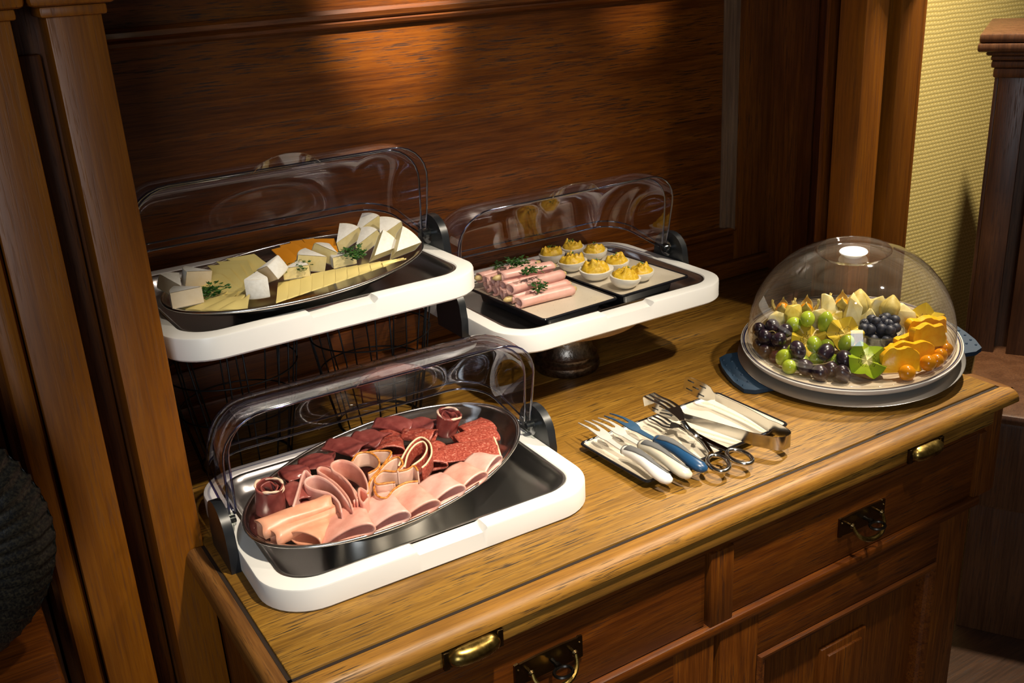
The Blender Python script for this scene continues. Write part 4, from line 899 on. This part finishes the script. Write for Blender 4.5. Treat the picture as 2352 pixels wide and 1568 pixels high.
# scissor tongs
SCT = thing('scissor_tongs', 'shiny steel scissor-handled pastry tongs lying across the plate edge', 'tongs', tuple(ptool(1500, 1040, 0.001)))
B2 = np.array(SCT.location)
def add2(nm, geo, par=None, mat=M['steel']): return mob(nm, np.asarray(geo[0])-B2, geo[1], mat, par or SCT, True, 40)
chrome = plain('dark_chrome', (0.34, 0.33, 0.32), 0.08, 1.0)
for ring_c, shank, jaw, zj in (((1470, 1022), [(1400, 930), (1330, 830), (1255, 757), (1180, 690), (1120, 610)], [(1120, 610), (1080, 545), (1030, 490), (960, 440), (870, 400), (800, 360)], 0.060), ((1675, 960), [(1560, 905), (1400, 830), (1255, 757), (1170, 705), (1110, 668)], [(1110, 668), (1050, 660), (980, 650), (920, 610), (840, 570)], 0.020)):
    zr = 0.0195; c = ptool(*ring_c, zr)
    d = ptool(*shank[0], zr)-c; d[2] = 0; d /= np.linalg.norm(d); s = np.array([-d[1], d[0], 0])
    arm = add2('arm', tube(catmull([ptool(x, y, zr+(0.026-zr)*min(1, k/2)) if k < 3 else ptool(x, y, 0.026+(zj-0.026)*(k-2)/3) for k, (x, y) in enumerate(shank)], 20), [0.0048]*8+[0.0052]*6+[0.0042]*7, 10), None, chrome)
    add2('finger_ring', tube([c+d*0.0215*math.cos(t)+s*0.0150*math.sin(t)+up*0.002*math.cos(t) for t in np.linspace(0, 2*PI, 36, endpoint=False)], 0.0034, 10, True), arm)
    C = catmull([ptool(x, y, zj+0.001*k) for k, (x, y) in enumerate(jaw)], 22); T = np.gradient(C, axis=0); S = np.cross(T, up); S /= np.linalg.norm(S, axis=1, keepdims=True)
    jw = add2('jaw', strip(C[:10], S[:10], np.linspace(0.008, 0.026, 10), 0.0012), arm)
    for q in (-1, 0, 1): add2('prong', strip(C[9:]+S[9:]*0.0095*q, S[9:], np.linspace(0.0052, 0.0040, 14), 0.0012), jw)
    if zj > 0.03: add2('hooked_end', strip([C[-1], C[-1]-up*0.004+T[-1]*0.3, C[-1]-up*0.018], S[-1], [0.024, 0.024, 0.020], 0.0012), jw)
add2('pivot', tube([ptool(1255, 757, 0.020), ptool(1255, 757, 0.0335), ptool(1255, 757, 0.0350)], [0.0045, 0.0045, 0.002], 12))
#@@FRUIT@@
# ------------------------------------------------------------------ fruit plate under the dome (the stack leans a little towards the room)
FC = np.array([1.390, 1.141, 0.056]); FN = np.array([-0.088, -0.050, 1.0]); FN /= np.linalg.norm(FN)
q_ = Vector((0, 0, 1)).rotation_difference(Vector(FN)); MF = Matrix.Translation(Vector(FC)) @ q_.to_matrix().to_4x4()
FE = q_.to_euler()
def floc(h): return tuple(FC+FN*h)
def pfr(x, y, h): return pplane(1700+x/4.438, 670+y/4.438, FC+FN*h, FN)
def stack(name, h, label, cat): return thing(name, label, cat, floc(h), tuple(FE))
M['silicone'] = plain('dark_blue_silicone', (0.005, 0.026, 0.058), 0.65)
TV = stack('silicone_trivet', -0.0375, 'dark blue silicone trivet with two grip tabs under the fruit plate', 'trivet')
mob('mat', *lathe([(0, 0), (0.176, 0), (0.181, 0.002), (0.181, 0.007), (0.177, 0.009), (0, 0.009)], 64), M['silicone'], TV, True, 40)
inv = MF.inverted()
lm_ = inv @ Vector(pplane(1672, 862, FC-FN*0.033, FN)); ta = math.atan2(lm_.y, lm_.x)
for s in (0, 1):
    a = ta+PI*s; ca, sa = math.cos(a), math.sin(a)
    prof = [(0.150, -0.070), (0.205, -0.072), (0.222, -0.062), (0.229, -0.030), (0.230, 0.0), (0.229, 0.030), (0.222, 0.062), (0.205, 0.072), (0.150, 0.070)]
    P = [[(x*ca-y*sa, x*sa+y*ca, z) for x, y in prof] for z in (0.0005, 0.0085)]
    V, Fc = grid(P, False, True); n = len(prof); Fc = Fc+[tuple(range(n))[::-1], tuple(range(n, 2*n))]
    g = mob('grip_tab', V, Fc, M['silicone'], TV, True, 40)
    studs = [lathe([(0.0026, 0.0084), (0.0020, 0.0100), (0, 0.0105)], 8, (x*ca-y*sa, x*sa+y*ca, 0)) for x, y in ((0.218, -0.05), (0.220, -0.03), (0.221, -0.01), (0.221, 0.01), (0.220, 0.03), (0.218, 0.05), (0.206, -0.04), (0.207, -0.013), (0.207, 0.013), (0.206, 0.04))]
    so = mob('studs', *join(*studs), M['silicone'], g); so['kind'] = 'stuff'
SP = stack('steel_underplate', -0.0282, 'round flat steel underplate beneath the striped fruit plate', 'underplate')
mob('disc', *lathe([(0, 0), (0.1955, 0), (0.1965, 0.0006), (0.1955, 0.0012), (0, 0.0012)], 96), plain('brushed_steel_disc', (0.56, 0.54, 0.51), 0.32, 1.0), SP, True, 40)
mob('raised_ring', *lathe([(0.150, 0.0012), (0.158, 0.0030), (0.154, 0.0062), (0.110, 0.0068), (0.106, 0.0012)], 96), M['steel'], SP, True, 60)
def plate_mat():
    t = NT('ring_brushed_cream_glaze'); v = t.coord(); sp = t.n('ShaderNodeSeparateXYZ'); t.l(v, sp.inputs[0])
    r = t.math('SQRT', t.math('ADD', t.math('MULTIPLY', sp.outputs['X'], sp.outputs['X']), t.math('MULTIPLY', sp.outputs['Y'], sp.outputs['Y'])))
    cx = t.n('ShaderNodeCombineXYZ'); t.l(t.math('MULTIPLY', r, 420), cx.inputs[0]); t.l(t.math('MULTIPLY', sp.outputs['X'], 7), cx.inputs[1]); t.l(t.math('MULTIPLY', sp.outputs['Y'], 7), cx.inputs[2])
    n = t.noise(cx.outputs[0], 1.0, 3, 0.6)
    t.bsdf(t.ramp(n, ((0.32, (0.34, 0.25, 0.15)), (0.5, (0.58, 0.49, 0.36)), (0.7, (0.70, 0.63, 0.51)))), 0.25); return t.m
PLT = stack('fruit_plate', 0.0, 'cream dinner plate with brushed rings and a blue line near its rim', 'plate')
mob('plate_body', *lathe([(0, -0.0110), (0.120, -0.0110), (0.150, -0.0090), (0.176, -0.0030), (0.1895, 0.0)], 96), plate_mat(), PLT, True)
mob('plate_underside', *lathe([(0.1895, 0.0), (0.1908, -0.0010), (0.1902, -0.0040), (0.1860, -0.0110), (0.174, -0.0165), (0.150, -0.0200), (0.112, -0.0212), (0, -0.0205)], 96), plain('white_porcelain', (0.74, 0.74, 0.72), 0.2), PLT, True, 40)
for r_, z_, w_ in ((0.1850, -0.0006, 0.0013), (0.1880, -0.00015, 0.0006)):
    mob('blue_line', *lathe([(r_-w_, z_-w_*0.3), (r_, z_+0.0003), (r_+w_, z_+w_*0.3)], 96), plain('navy_line', (0.012, 0.016, 0.06), 0.3), PLT)
DM = stack('dome_cover', 0.0005, 'clear plastic dome with a white knob covering the fruit', 'dome cover')
mob('dome_shell', *lathe([(0.1790, -0.0008), (0.1790, 0.006), (0.1785, 0.020), (0.1762, 0.040), (0.1715, 0.062), (0.1635, 0.084), (0.1515, 0.106), (0.1360, 0.126), (0.1170, 0.144), (0.0960, 0.158), (0.0770, 0.167), (0.0655, 0.1715), (0.0625, 0.1722), (0.0600, 0.1705), (0.0560, 0.1650), (0.0500, 0.1625), (0.0, 0.1615)], 96), M['dome'], DM, True, 70)
mob('base_edge', *tube([(0.1792*math.cos(a), 0.1792*math.sin(a), 0.0006) for a in np.linspace(0, 2*PI, 96, endpoint=False)], 0.0013, 6, True), M['dome'], DM)
mob('top_edge', *tube([(0.0625*math.cos(a), 0.0625*math.sin(a), 0.1722) for a in np.linspace(0, 2*PI, 64, endpoint=False)], 0.0011, 6, True), M['dome'], DM)
mob('knob', *lathe([(0.0, 0.1608), (0.0155, 0.1610), (0.0155, 0.1650), (0.0175, 0.1662), (0.0228, 0.1670), (0.0240, 0.1682), (0.0232, 0.1694), (0.012, 0.1704), (0, 0.1706)], 40), M['white'], DM, True, 35)
# --- fruit materials
def skin(name, c0, c1, rough, scale=60, sss=0.0, coat=0.3):
    t = NT(name); n = t.noise(t.coord(), scale, 4, 0.6); kw = dict(Coat_Weight=coat, Coat_Roughness=0.08)
    if sss: kw.update(Subsurface_Weight=sss, Subsurface_Radius=(0.01, 0.008, 0.003), Subsurface_Scale=1.0)
    t.bsdf(t.ramp(n, ((0.3, c0), (0.7, c1))), rough, 0, None, **kw); return t.m
M['grape_dark'] = skin('dark_grape_skin', (0.006, 0.004, 0.010), (0.030, 0.014, 0.026), 0.28, 70)
M['grape_red'] = skin('red_grape_skin', (0.03, 0.006, 0.010), (0.085, 0.018, 0.024), 0.28, 70)
M['grape_green'] = skin('green_grape_skin', (0.30, 0.40, 0.02), (0.42, 0.53, 0.05), 0.22, 40)
M['physalis'] = skin('physalis_skin', (0.78, 0.27, 0.005), (0.86, 0.36, 0.012), 0.18, 40)
M['blueberry'] = skin('blueberry_skin', (0.010, 0.012, 0.022), (0.045, 0.052, 0.080), 0.5, 90, 0, 0.0)
M['melon'] = fooditem_mat('pale_melon_flesh', ((0.3, (0.78, 0.62, 0.20)), (0.7, (0.88, 0.80, 0.44))), 45, 0.3, 0.0, 0.35)
M['pineapple'] = fooditem_mat('pineapple_flesh', ((0.3, (0.62, 0.44, 0.05)), (0.7, (0.78, 0.64, 0.16))), 60, 0.3, 0.0, 0.4)
M['orange'] = fooditem_mat('orange_flesh', ((0.3, (0.86, 0.40, 0.004)), (0.7, (0.94, 0.56, 0.02))), 80, 0.25, 0.0, 0.5)
M['husk'] = fooditem_mat('dry_husk', ((0.3, (0.46, 0.34, 0.07)), (0.7, (0.68, 0.56, 0.18))), 60, 0.6, 0.0, 0.3)
M['kiwi_skin'] = fooditem_mat('brown_kiwi_skin', ((0.3, (0.12, 0.07, 0.02)), (0.7, (0.22, 0.14, 0.04))), 150, 0.7)
def kiwi_mat(name, inner, mid, outer):
    t = NT(name); v = t.coord(); sp = t.n('ShaderNodeSeparateXYZ'); t.l(v, sp.inputs[0])
    r = t.math('SQRT', t.math('ADD', t.math('MULTIPLY', sp.outputs['X'], sp.outputs['X']), t.math('MULTIPLY', sp.outputs['Y'], sp.outputs['Y'])))
    rr = t.math('MULTIPLY', r, 1/0.031); col = t.ramp(rr, ((0.0, inner), (0.24, inner), (0.34, mid), (1.0, outer)))
    ang = t.math('ARCTAN2', sp.outputs['Y'], sp.outputs['X'])
    cb = t.n('ShaderNodeCombineXYZ'); t.l(t.math('MULTIPLY', ang, 3.4), cb.inputs[0]); t.l(t.math('MULTIPLY', rr, 5.0), cb.inputs[1])
    vo = t.n('ShaderNodeTexVoronoi'); t.l(cb.outputs[0], vo.inputs['Vector']); vo.inputs['Scale'].default_value = 2.6
    seed = t.math('LESS_THAN', vo.outputs['Distance'], 0.33)
    band = t.math('MULTIPLY', t.math('GREATER_THAN', rr, 0.24), t.math('LESS_THAN', rr, 0.52))
    t.bsdf(t.mix(t.math('MULTIPLY', seed, band), col, (0.008, 0.004, 0.006)), 0.22); return t.m
M['kiwi_gold'] = kiwi_mat('golden_kiwi_flesh', (0.66, 0.52, 0.15), (0.56, 0.40, 0.05), (0.55, 0.40, 0.03))
M['kiwi_green'] = kiwi_mat('green_kiwi_flesh', (0.72, 0.68, 0.30), (0.36, 0.44, 0.03), (0.24, 0.36, 0.015))
def ball(rx, ry, rz, nu=20, nv=12):
    return lathe([(0.0001 if i in (0, nv) else math.sin(PI*i/nv), -math.cos(PI*i/nv)) for i in range(nv+1)], nu)
def fruit_ball(name, x, y, h, r, mat, lab, cat, grp, el=1.0, rot=(0, 0, 0)):
    V, Fc = ball(1, 1, 1); V = np.asarray(V)*np.array([r, r, r*el])
    o = tag(mob(name, V, Fc, mat), lab, cat, grp); o.location = pfr(x, y, h); o.rotation_euler = rot; return o
FLR = -0.0105
GD, GG = 'dark grapes', 'green grapes'
L_l = 'dark grape in the bunch at the end of the plate beside the trivet tab'
L_f = 'dark grape in the front bunch before the green grapes'
dk = [(200, 395, .034, 1.15, L_l), (240, 465, .026, 1.1, L_l), (300, 380, .036, 1.1, L_l), (205, 545, .012, 1.1, L_l), (415, 485, .026, 1.1, L_l), (445, 405, .034, 1.1, L_l), (412, 570, .012, 1.05, L_l), (275, 620, .004, 1.1, L_l), (300, 530, .012, 1.05, L_l),
      (590, 650, .016, 1.3, L_f), (632, 790, .004, 1.25, L_f), (790, 825, .003, 1.1, L_f), (890, 655, .016, 1.3, L_f), (1065, 690, .014, 1.3, L_f), (905, 800, .004, 1.1, L_f), (1035, 850, .003, 1.25, L_f), (1190, 345, .018, 1.0, 'dark grape half hidden beside the bowl of blueberries'), (1140, 640, .012, 1.1, L_f)]
for k, (x, y, h, el, lb) in enumerate(dk): fruit_ball('grape', x, y, h, 0.0128 if k < 9 else 0.0138, M['grape_dark'], lb, 'grape', GD, el, (rnd.uniform(0.5, 1.4), rnd.uniform(-0.4, 0.4), rnd.uniform(0, 6)))
fruit_ball('grape', 370, 655, 0.0035, 0.0115, M['grape_red'], 'small reddish grape at the foot of the end bunch', 'grape', GD, 1.05)
gg = [(450, 722, .002, 1.35, 'halved-looking green grape lying alone at the plate front'), (545, 795, -.001, 1.0, 'small green grape beneath the front dark grapes'), (560, 575, .014, 1.3, 'green grape between the front dark grape and the golden kiwi'), (668, 315, .044, 1.2, 'upright green grape before the melon, beside the golden kiwi'), (865, 345, .038, 1.55, 'tall green grape between the two golden kiwis'), (775, 575, .022, 1.15, 'bright green grape under the golden kiwi'), (850, 560, .020, 1.1, 'green grape tucked between golden kiwi and dark grapes'), (545, 375, .034, 1.1, 'green grape behind the end bunch of dark grapes'), (1105, 560, .022, 1.2, 'green grape touching the green kiwi'), (745, 670, .008, 1.2, 'green grape in the middle of the front dark bunch'), (640, 720, .002, 1.1, 'green grape under the front dark bunch'), (950, 720, .002, 1.1, 'green grape low between two dark grapes')]
for x, y, h, el, lb in gg: fruit_ball('grape', x, y, h, 0.0132, M['grape_green'], lb, 'grape', GG, el, (rnd.uniform(0, 1.2), rnd.uniform(-0.4, 0.4), rnd.uniform(0, 6)) if el < 1.4 else (0.1, 0.1, 0))
def gstem(pts, lab):
    C = catmull([pfr(x, y, h) for x, y, h in pts], 20); food('grape_twig', tube(C, np.linspace(0.0010, 0.0007, 21), 6), plain('dry_twig', (0.20, 0.15, 0.04), 0.6), lab, 'twig', 'grape twigs')
gstem([(280, 410, .040), (335, 400, .042), (360, 430, .038), (320, 490, .030), (350, 530, .024)], 'thin grape stem in the end bunch of dark grapes')
gstem([(485, 600, .026), (500, 670, .014), (570, 725, .016), (700, 745, .016), (850, 735, .016), (950, 700, .018)], 'thin grape stem winding through the front bunch')
CAMD = -np.array(CF)
def kiwi(x, y, h, sc, mat, lab, lean=0.5, spin=0.0):
    nrm = FN*(1-lean)+CAMD*lean; nrm /= np.linalg.norm(nrm)
    o = thing('kiwi_half', lab, 'kiwi', tuple(pfr(x, y, h)), tuple(Vector((0, 0, 1)).rotation_difference(Vector(nrm)).to_euler()), 'crown-cut kiwi halves')
    R = 0.031*sc; N = 60; petals = 5
    def zig(a): u = (a*petals/(2*PI)+spin) % 1.0; return abs(2*u-1)*2-1
    rows = []
    for t in (0.0, 0.12, 0.3, 0.5, 0.7, 0.85, 0.97, 1.0):
        rows.append([(R*t*math.cos(2*PI*k/N), R*t*math.sin(2*PI*k/N), 0.0095*sc*zig(2*PI*k/N)*t**0.9-0.002*(1-t)) for k in range(N)])
    mob('flesh', *grid(rows, False, True), mat, o, True, 25)
    rows = [[(R*math.cos(2*PI*k/N), R*math.sin(2*PI*k/N), 0.0095*sc*zig(2*PI*k/N)) for k in range(N)]]
    for i in range(1, 9):
        a = PI/2*i/8; rows.append([(R*1.01*math.cos(a)*math.cos(2*PI*k/N), R*1.01*math.cos(a)*math.sin(2*PI*k/N), 0.0095*sc*zig(2*PI*k/N)*max(0, 1-i/3)-0.030*sc*math.sin(a)) for k in range(N)])
    mob('skin', *grid(rows, False, True), M['kiwi_skin'], o, True)
    return o
kiwi(690, 465, 0.024, 1.02, M['kiwi_gold'], 'golden kiwi half with zigzag edge beside the upright green grape', 0.52, 0.2)
kiwi(1055, 420, 0.030, 1.00, M['kiwi_gold'], 'golden kiwi half with zigzag edge leaning on the bowl of blueberries', 0.62, 0.55)
kiwi(1365, 690, 0.022, 1.05, M['kiwi_green'], 'bright green kiwi half with zigzag edge at the plate front', 0.55, 0.0)
kiwi(1865, 280, 0.030, 1.06, M['kiwi_gold'], 'golden kiwi half with zigzag edge behind the orange slices', 0.50, 0.35)
def chunk(x, y, h, sx, sy, sz, rz, mat, lab, cat, grp, seed, name):
    r = random.Random(seed); bm = bmesh.new()
    for q in range(16):                            # hull of a few points: an angular, knife-cut wedge
        z = r.uniform(-1, 1); wd = 1.0-0.62*max(0, z)**1.2 if q > 2 else 0.15
        if q <= 2: z = r.uniform(0.75, 1.1)
        bm.verts.new((r.choice((-1, 1))*r.uniform(0.55, 1)*wd*sx+0.15*sx*math.sin(seed), r.choice((-1, 1))*r.uniform(0.5, 1)*wd*sy, z*sz))
    hull = bmesh.ops.convex_hull(bm, input=bm.verts[:])
    bmesh.ops.delete(bm, geom=[v for v in bm.verts if not v.link_faces], context='VERTS')
    bmesh.ops.bevel(bm, geom=bm.edges[:], offset=0.0012, segments=2, affect='EDGES', profile=0.6, clamp_overlap=True)
    bm.verts.index_update(); V = [tuple(v.co) for v in bm.verts]; Fc = [[v.index for v in f.verts] for f in bm.faces]; bm.free()
    o = tag(mob(name, V, Fc, mat, None, True, 40), lab, cat, grp); o.location = pfr(x, y, h); o.rotation_euler = (r.uniform(-0.25, 0.25), r.uniform(-0.25, 0.25), rz); return o
GM = 'pale fruit chunks along the back'
for k, (x, y, h, sx, sy, sz, rz, m, lb) in enumerate([(350, 285, .034, .034, .020, .026, -0.5, 'melon', 'large pale melon chunk behind the end bunch of dark grapes'), (540, 320, .032, .024, .016, .018, -0.6, 'pineapple', 'yellow pineapple chunk between melon and upright green grape'), (600, 240, .042, .030, .016, .020, -0.7, 'pineapple', 'yellow pineapple chunk below the husked physalis'), (830, 270, .036, .034, .020, .022, -0.5, 'melon', 'broad pale melon chunk behind the upright green grape'),
        (925, 190, .044, .022, .016, .032, -0.6, 'melon', 'pointed pale melon chunk beside the orange physalis'), (1115, 240, .038, .020, .016, .036, -0.6, 'melon', 'tall pale melon chunk in front of the papery husk'), (1440, 190, .040, .028, .018, .032, -0.7, 'melon', 'rounded pale melon chunk behind the blueberries'), (1650, 240, .034, .022, .014, .026, -0.7, 'melon', 'pale melon chunk beside the golden kiwi at the back'), (1310, 270, .030, .022, .014, .018, -0.6, 'melon', 'low pale melon chunk behind the rim of the glass bowl'), (990, 250, .034, .024, .016, .024, -0.6, 'pineapple', 'yellow chunk wedged between two pale melon chunks')]):
    chunk(x, y, h, sx, sy, sz, rz, M[m], lb, 'fruit chunk', GM, k+3, 'melon_chunk' if m == 'melon' else 'pineapple_chunk')
def oslice(x, y, h, w, hh, th, yaw, pitch, lab, seed):
    r = random.Random(seed); n = 16; rows = []
    for i in range(n+1):
        t = -1+2*i/n; top = hh*(0.75+0.25*math.sqrt(max(0, 1-t*t)))+0.0022*math.sin(7*t+seed)+r.uniform(-.0008, .0008)
        rows.append([np.array([w*t, 0.0025*math.sin(3*t+seed)+0.003*math.sin(j/6*PI), top*(j/6)]) for j in range(7)])
    o = tag(mob('orange_slice', *solid(rows, th), M['orange'], None, True, 50), lab, 'orange slice', 'orange slices')
    o.location = pfr(x, y, h); o.rotation_euler = (pitch, 0, yaw); return o
OY = -0.45
for k, a in enumerate([(1780, 462, .006, .036, .030, .012, OY, -0.15, 'orange slice standing behind the others next to the bowl'), (1880, 600, .004, .030, .040, .011, OY+0.05, -0.2, 'tall orange slice beside the row of physalis berries'), (1770, 625, .002, .040, .034, .011, OY, -0.25, 'wide orange slice in the middle of the row'), (1740, 720, .000, .042, .036, .011, OY-0.05, -0.3, 'orange slice second from the plate front'), (1690, 852, -.004, .032, .042, .011, OY-0.1, -0.35, 'front orange slice beside the green kiwi'), (1500, 600, .002, .022, .026, .010, OY+0.5, -0.25, 'ragged orange slice between bowl and green kiwi')]):
    oslice(*a, k+1)
for k, (x, y) in enumerate([(2030, 468), (2050, 545), (2055, 615), (2035, 675), (1972, 748), (1882, 788), (1735, 838)]):
    fruit_ball('physalis_berry', x, y, 0.0015 if k else 0.004, 0.0122 if k not in (6, 5) else 0.0138, M['physalis'], 'glossy orange physalis berry along the plate edge, %s from the golden kiwi' % ('first', 'second', 'third', 'fourth', 'fifth', 'sixth', 'seventh')[k], 'physalis', 'physalis berries in a row')
def husked(x, y, h, lab, open_=True, sc=1.0, lean=0.0):
    o = thing('husked_physalis', lab, 'physalis', tuple(pfr(x, y, h)), (0, lean, 0.3), 'physalis with papery husks')
    if open_: mob('berry', *[(np.asarray(ball(1, 1, 1)[0])*0.0118, ball(1, 1, 1)[1])][0], M['physalis'], o)
    n = 4
    for k in range(n):
        a = 2*PI*k/n+0.4; ca, sa = math.cos(a), math.sin(a); rows = []
        for i in range(9):
            t = i/8; w = 0.011*sc*math.sin(PI*(0.12+0.88*t))**0.8*(1-t**4)+0.0006
            if open_: rad, z = 0.006+0.017*sc*math.sin(PI*t*0.62), -0.013+0.034*sc*t
            else: rad, z = 0.019*sc*math.sin(PI*(0.08+0.90*t)), -0.022*sc+0.052*sc*t
            rows.append([np.array([(rad-0.004*(u*u))*ca-w*u*sa, (rad-0.004*(u*u))*sa+w*u*ca, z+0.0012*math.sin(9*t+u*4)]) for u in np.linspace(-1, 1, 7)])
            if not open_: rows[-1] = [np.array([rad*math.cos(a+u*PI/n*1.08)*(1+0.10*(1-abs(u))), rad*math.sin(a+u*PI/n*1.08)*(1+0.10*(1-abs(u))), z]) for u in np.linspace(-1, 1, 7)]
        mob('husk_leaf', *solid(rows, 0.0006), M['husk'], o, True)
    return o
husked(668, 200, 0.044, 'orange physalis berry in an opened papery husk beside the pineapple', True, 1.0)
husked(1005, 165, 0.046, 'orange physalis berry in an opened papery husk between pale melon chunks', True, 1.0)
husked(1240, 190, 0.040, 'closed papery physalis husk standing behind the glass bowl', False, 1.15, 0.1)
husked(430, 210, 0.044, 'opened papery husk behind the large melon chunk', True, 0.85)
husked(1590, 225, 0.036, 'closed papery physalis husk between melon and golden kiwi', False, 0.95, 0.3)
GB_ = thing('glass_bowl', 'small glass bowl full of blueberries on the fruit plate', 'bowl', tuple(pfr(1430, 465, 0.012)-FN*0.0225), tuple(FE))
mob('bowl_wall', *lathe([(0.0, 0.0), (0.026, 0.0), (0.030, 0.004), (0.0345, 0.020), (0.0365, 0.033), (0.0385, 0.036), (0.0392, 0.0385), (0.0380, 0.0395), (0.0355, 0.0385), (0.0340, 0.034), (0.0320, 0.020), (0.0275, 0.005), (0, 0.004)], 56), M['glass'], GB_, True, 50)
mob('bowl_rim', *tube([(0.0385*math.cos(a), 0.0385*math.sin(a), 0.0375) for a in np.linspace(0, 2*PI, 48, endpoint=False)], 0.0016, 8, True), M['glass'], GB_)
bb = [(1275, 325), (1340, 285), (1405, 330), (1450, 285), (1490, 265), (1575, 288), (1330, 380), (1440, 375), (1485, 325), (1530, 390), (1585, 365), (1385, 300), (1260, 375), (1530, 330)]
for k, (x, y) in enumerate(bb):
    h = 0.034+0.006*(y < 310)-0.004*(y > 360)
    o = fruit_ball('blueberry', x, y, h, 0.0098 if k not in (3, 11) else 0.0088, M['blueberry'], 'blueberry heaped in the small glass bowl', 'blueberry', 'blueberries in the glass bowl', 0.92, (rnd.uniform(-0.9, 0.2), rnd.uniform(-0.6, 0.6), 0))
    mob('calyx', *lathe([(0.0022, 0.0086), (0.0036, 0.0094), (0.0040, 0.0088), (0.0034, 0.0080)], 10), M['blueberry'], o, True)
for k in range(10):
    a = 2*PI*k/10; r_ = 0.019 if k % 2 else 0.010
    p = np.array(MF.to_3x3() @ Vector((r_*math.cos(a), r_*math.sin(a), 0.016+0.009*(k % 2))))+np.array(GB_.location)
    V, Fc = ball(1, 1, 1); o = tag(mob('blueberry', np.asarray(V)*0.0095, Fc, M['blueberry']), 'blueberry heaped in the small glass bowl', 'blueberry', 'blueberries in the glass bowl'); o.location = p

# ------------------------------------------------------------------ settle the fruit: nothing passes through its neighbours, the plate or the bowl
def settle():
    bodies = []
    def body(obs, pts, rad, w=1.0): bodies.append([obs, np.array(pts, float), np.array(rad, float), w, np.zeros(3)])
    bpy.context.view_layer.update()
    for o in bpy.data.objects:
        if o.parent is not None: continue
        n = o.name.split('.')[0]; m = o.matrix_world; p = np.array(m.translation); R3 = m.to_3x3()
        def loc(*v): return np.array(m @ Vector(v))
        if n in ('grape', 'physalis_berry'):
            d = o.dimensions; rx = d.x/2; e = max(0.0, d.z/2-rx)
            if e > 0.001: body([o], [loc(0, 0, e), loc(0, 0, -e), loc(0, 0, 0)], [rx*0.97]*3)
            else: body([o], [p], [rx])
        elif n == 'kiwi_half': body([o], [loc(0, 0, -0.010), loc(0.012, 0, -0.002), loc(-0.012, 0, -0.002), loc(0, 0.012, -0.002), loc(0, -0.012, -0.002)], [0.0228, 0.017, 0.017, 0.017, 0.017], 0.6)
        elif n in ('melon_chunk', 'pineapple_chunk'):
            c = np.array([v.co[:] for v in o.data.vertices]); h = c.max(0); l = c.min(0); mid = (h+l)/2; e = (h-l)/2; r = min(e)*0.80
            k = np.maximum(e-r, 0)*0.72
            body([o], [loc(*(mid+np.array(q)*k)) for q in ((0, 0, 0), (1, 0, -0.5), (-1, 0, -0.5), (0, 0, 1))], [r, r*0.85, r*0.85, r*0.6])
        elif n == 'husked_physalis': body([o], [p, loc(0, 0, 0.012)], [0.0150, 0.0120])
        elif n == 'orange_slice':
            c = np.array([v.co[:] for v in o.data.vertices]); w = c[:, 0].max(); t = c[:, 2].max()
            body([o], [loc(x*w, 0.001, z*t) for x in (-0.75, -0.25, 0.25, 0.75) for z in (0.22, 0.72)], [0.0070]*8)
        elif n == 'glass_bowl': body([o], [loc(0, 0, 0.016), loc(0, 0, 0.032)], [0.0335, 0.0385], 0.0)
    inv_ = np.array(MF.inverted()); 
    for it in range(140):
        for i in range(len(bodies)):
            for j in range(i+1, len(bodies)):
                A, B_ = bodies[i], bodies[j]; tw = A[3]+B_[3]
                if tw == 0: continue
                D = (A[1]+A[4])[:, None, :]-(B_[1]+B_[4])[None, :, :]; L = np.sqrt((D*D).sum(2)); G = A[2][:, None]+B_[2][None, :]-L-0.0012
                k = np.unravel_index(np.argmax(G), G.shape)
                if G[k] > 0:
                    nrm = D[k]/(L[k]+1e-9); A[4] += nrm*G[k]*0.6*A[3]/tw; B_[4] -= nrm*G[k]*0.6*B_[3]/tw
        for b in bodies:
            if b[3] == 0: continue
            P = b[1]+b[4]; Lc = (np.c_[P, np.ones(len(P))] @ inv_.T)[:, :3]; r = np.hypot(Lc[:, 0], Lc[:, 1])
            fl = np.interp(r, [0, 0.12, 0.15, 0.176, 0.19], [-0.011, -0.011, -0.009, -0.003, 0.0])
            g = (fl+b[2]*np.where(r > 0.13, 1.04, 1.0)-0.0008-Lc[:, 2]).max()
            if g > 0: b[4] += FN*g*0.8
            q = r+b[2]-(np.interp(Lc[:, 2], [0, 0.04, 0.08, 0.12], [0.176, 0.173, 0.160, 0.135])); k = int(q.argmax())
            if q[k] > 0:
                d = np.array(MF.to_3x3() @ Vector((Lc[k, 0]/r[k], Lc[k, 1]/r[k], 0))); b[4] -= d*q[k]*0.8
            b[4] *= 0.9995
    for obs, P, r, w, d in bodies:
        for o in obs: o.location = Vector(o.location)+Vector(d)
settle()
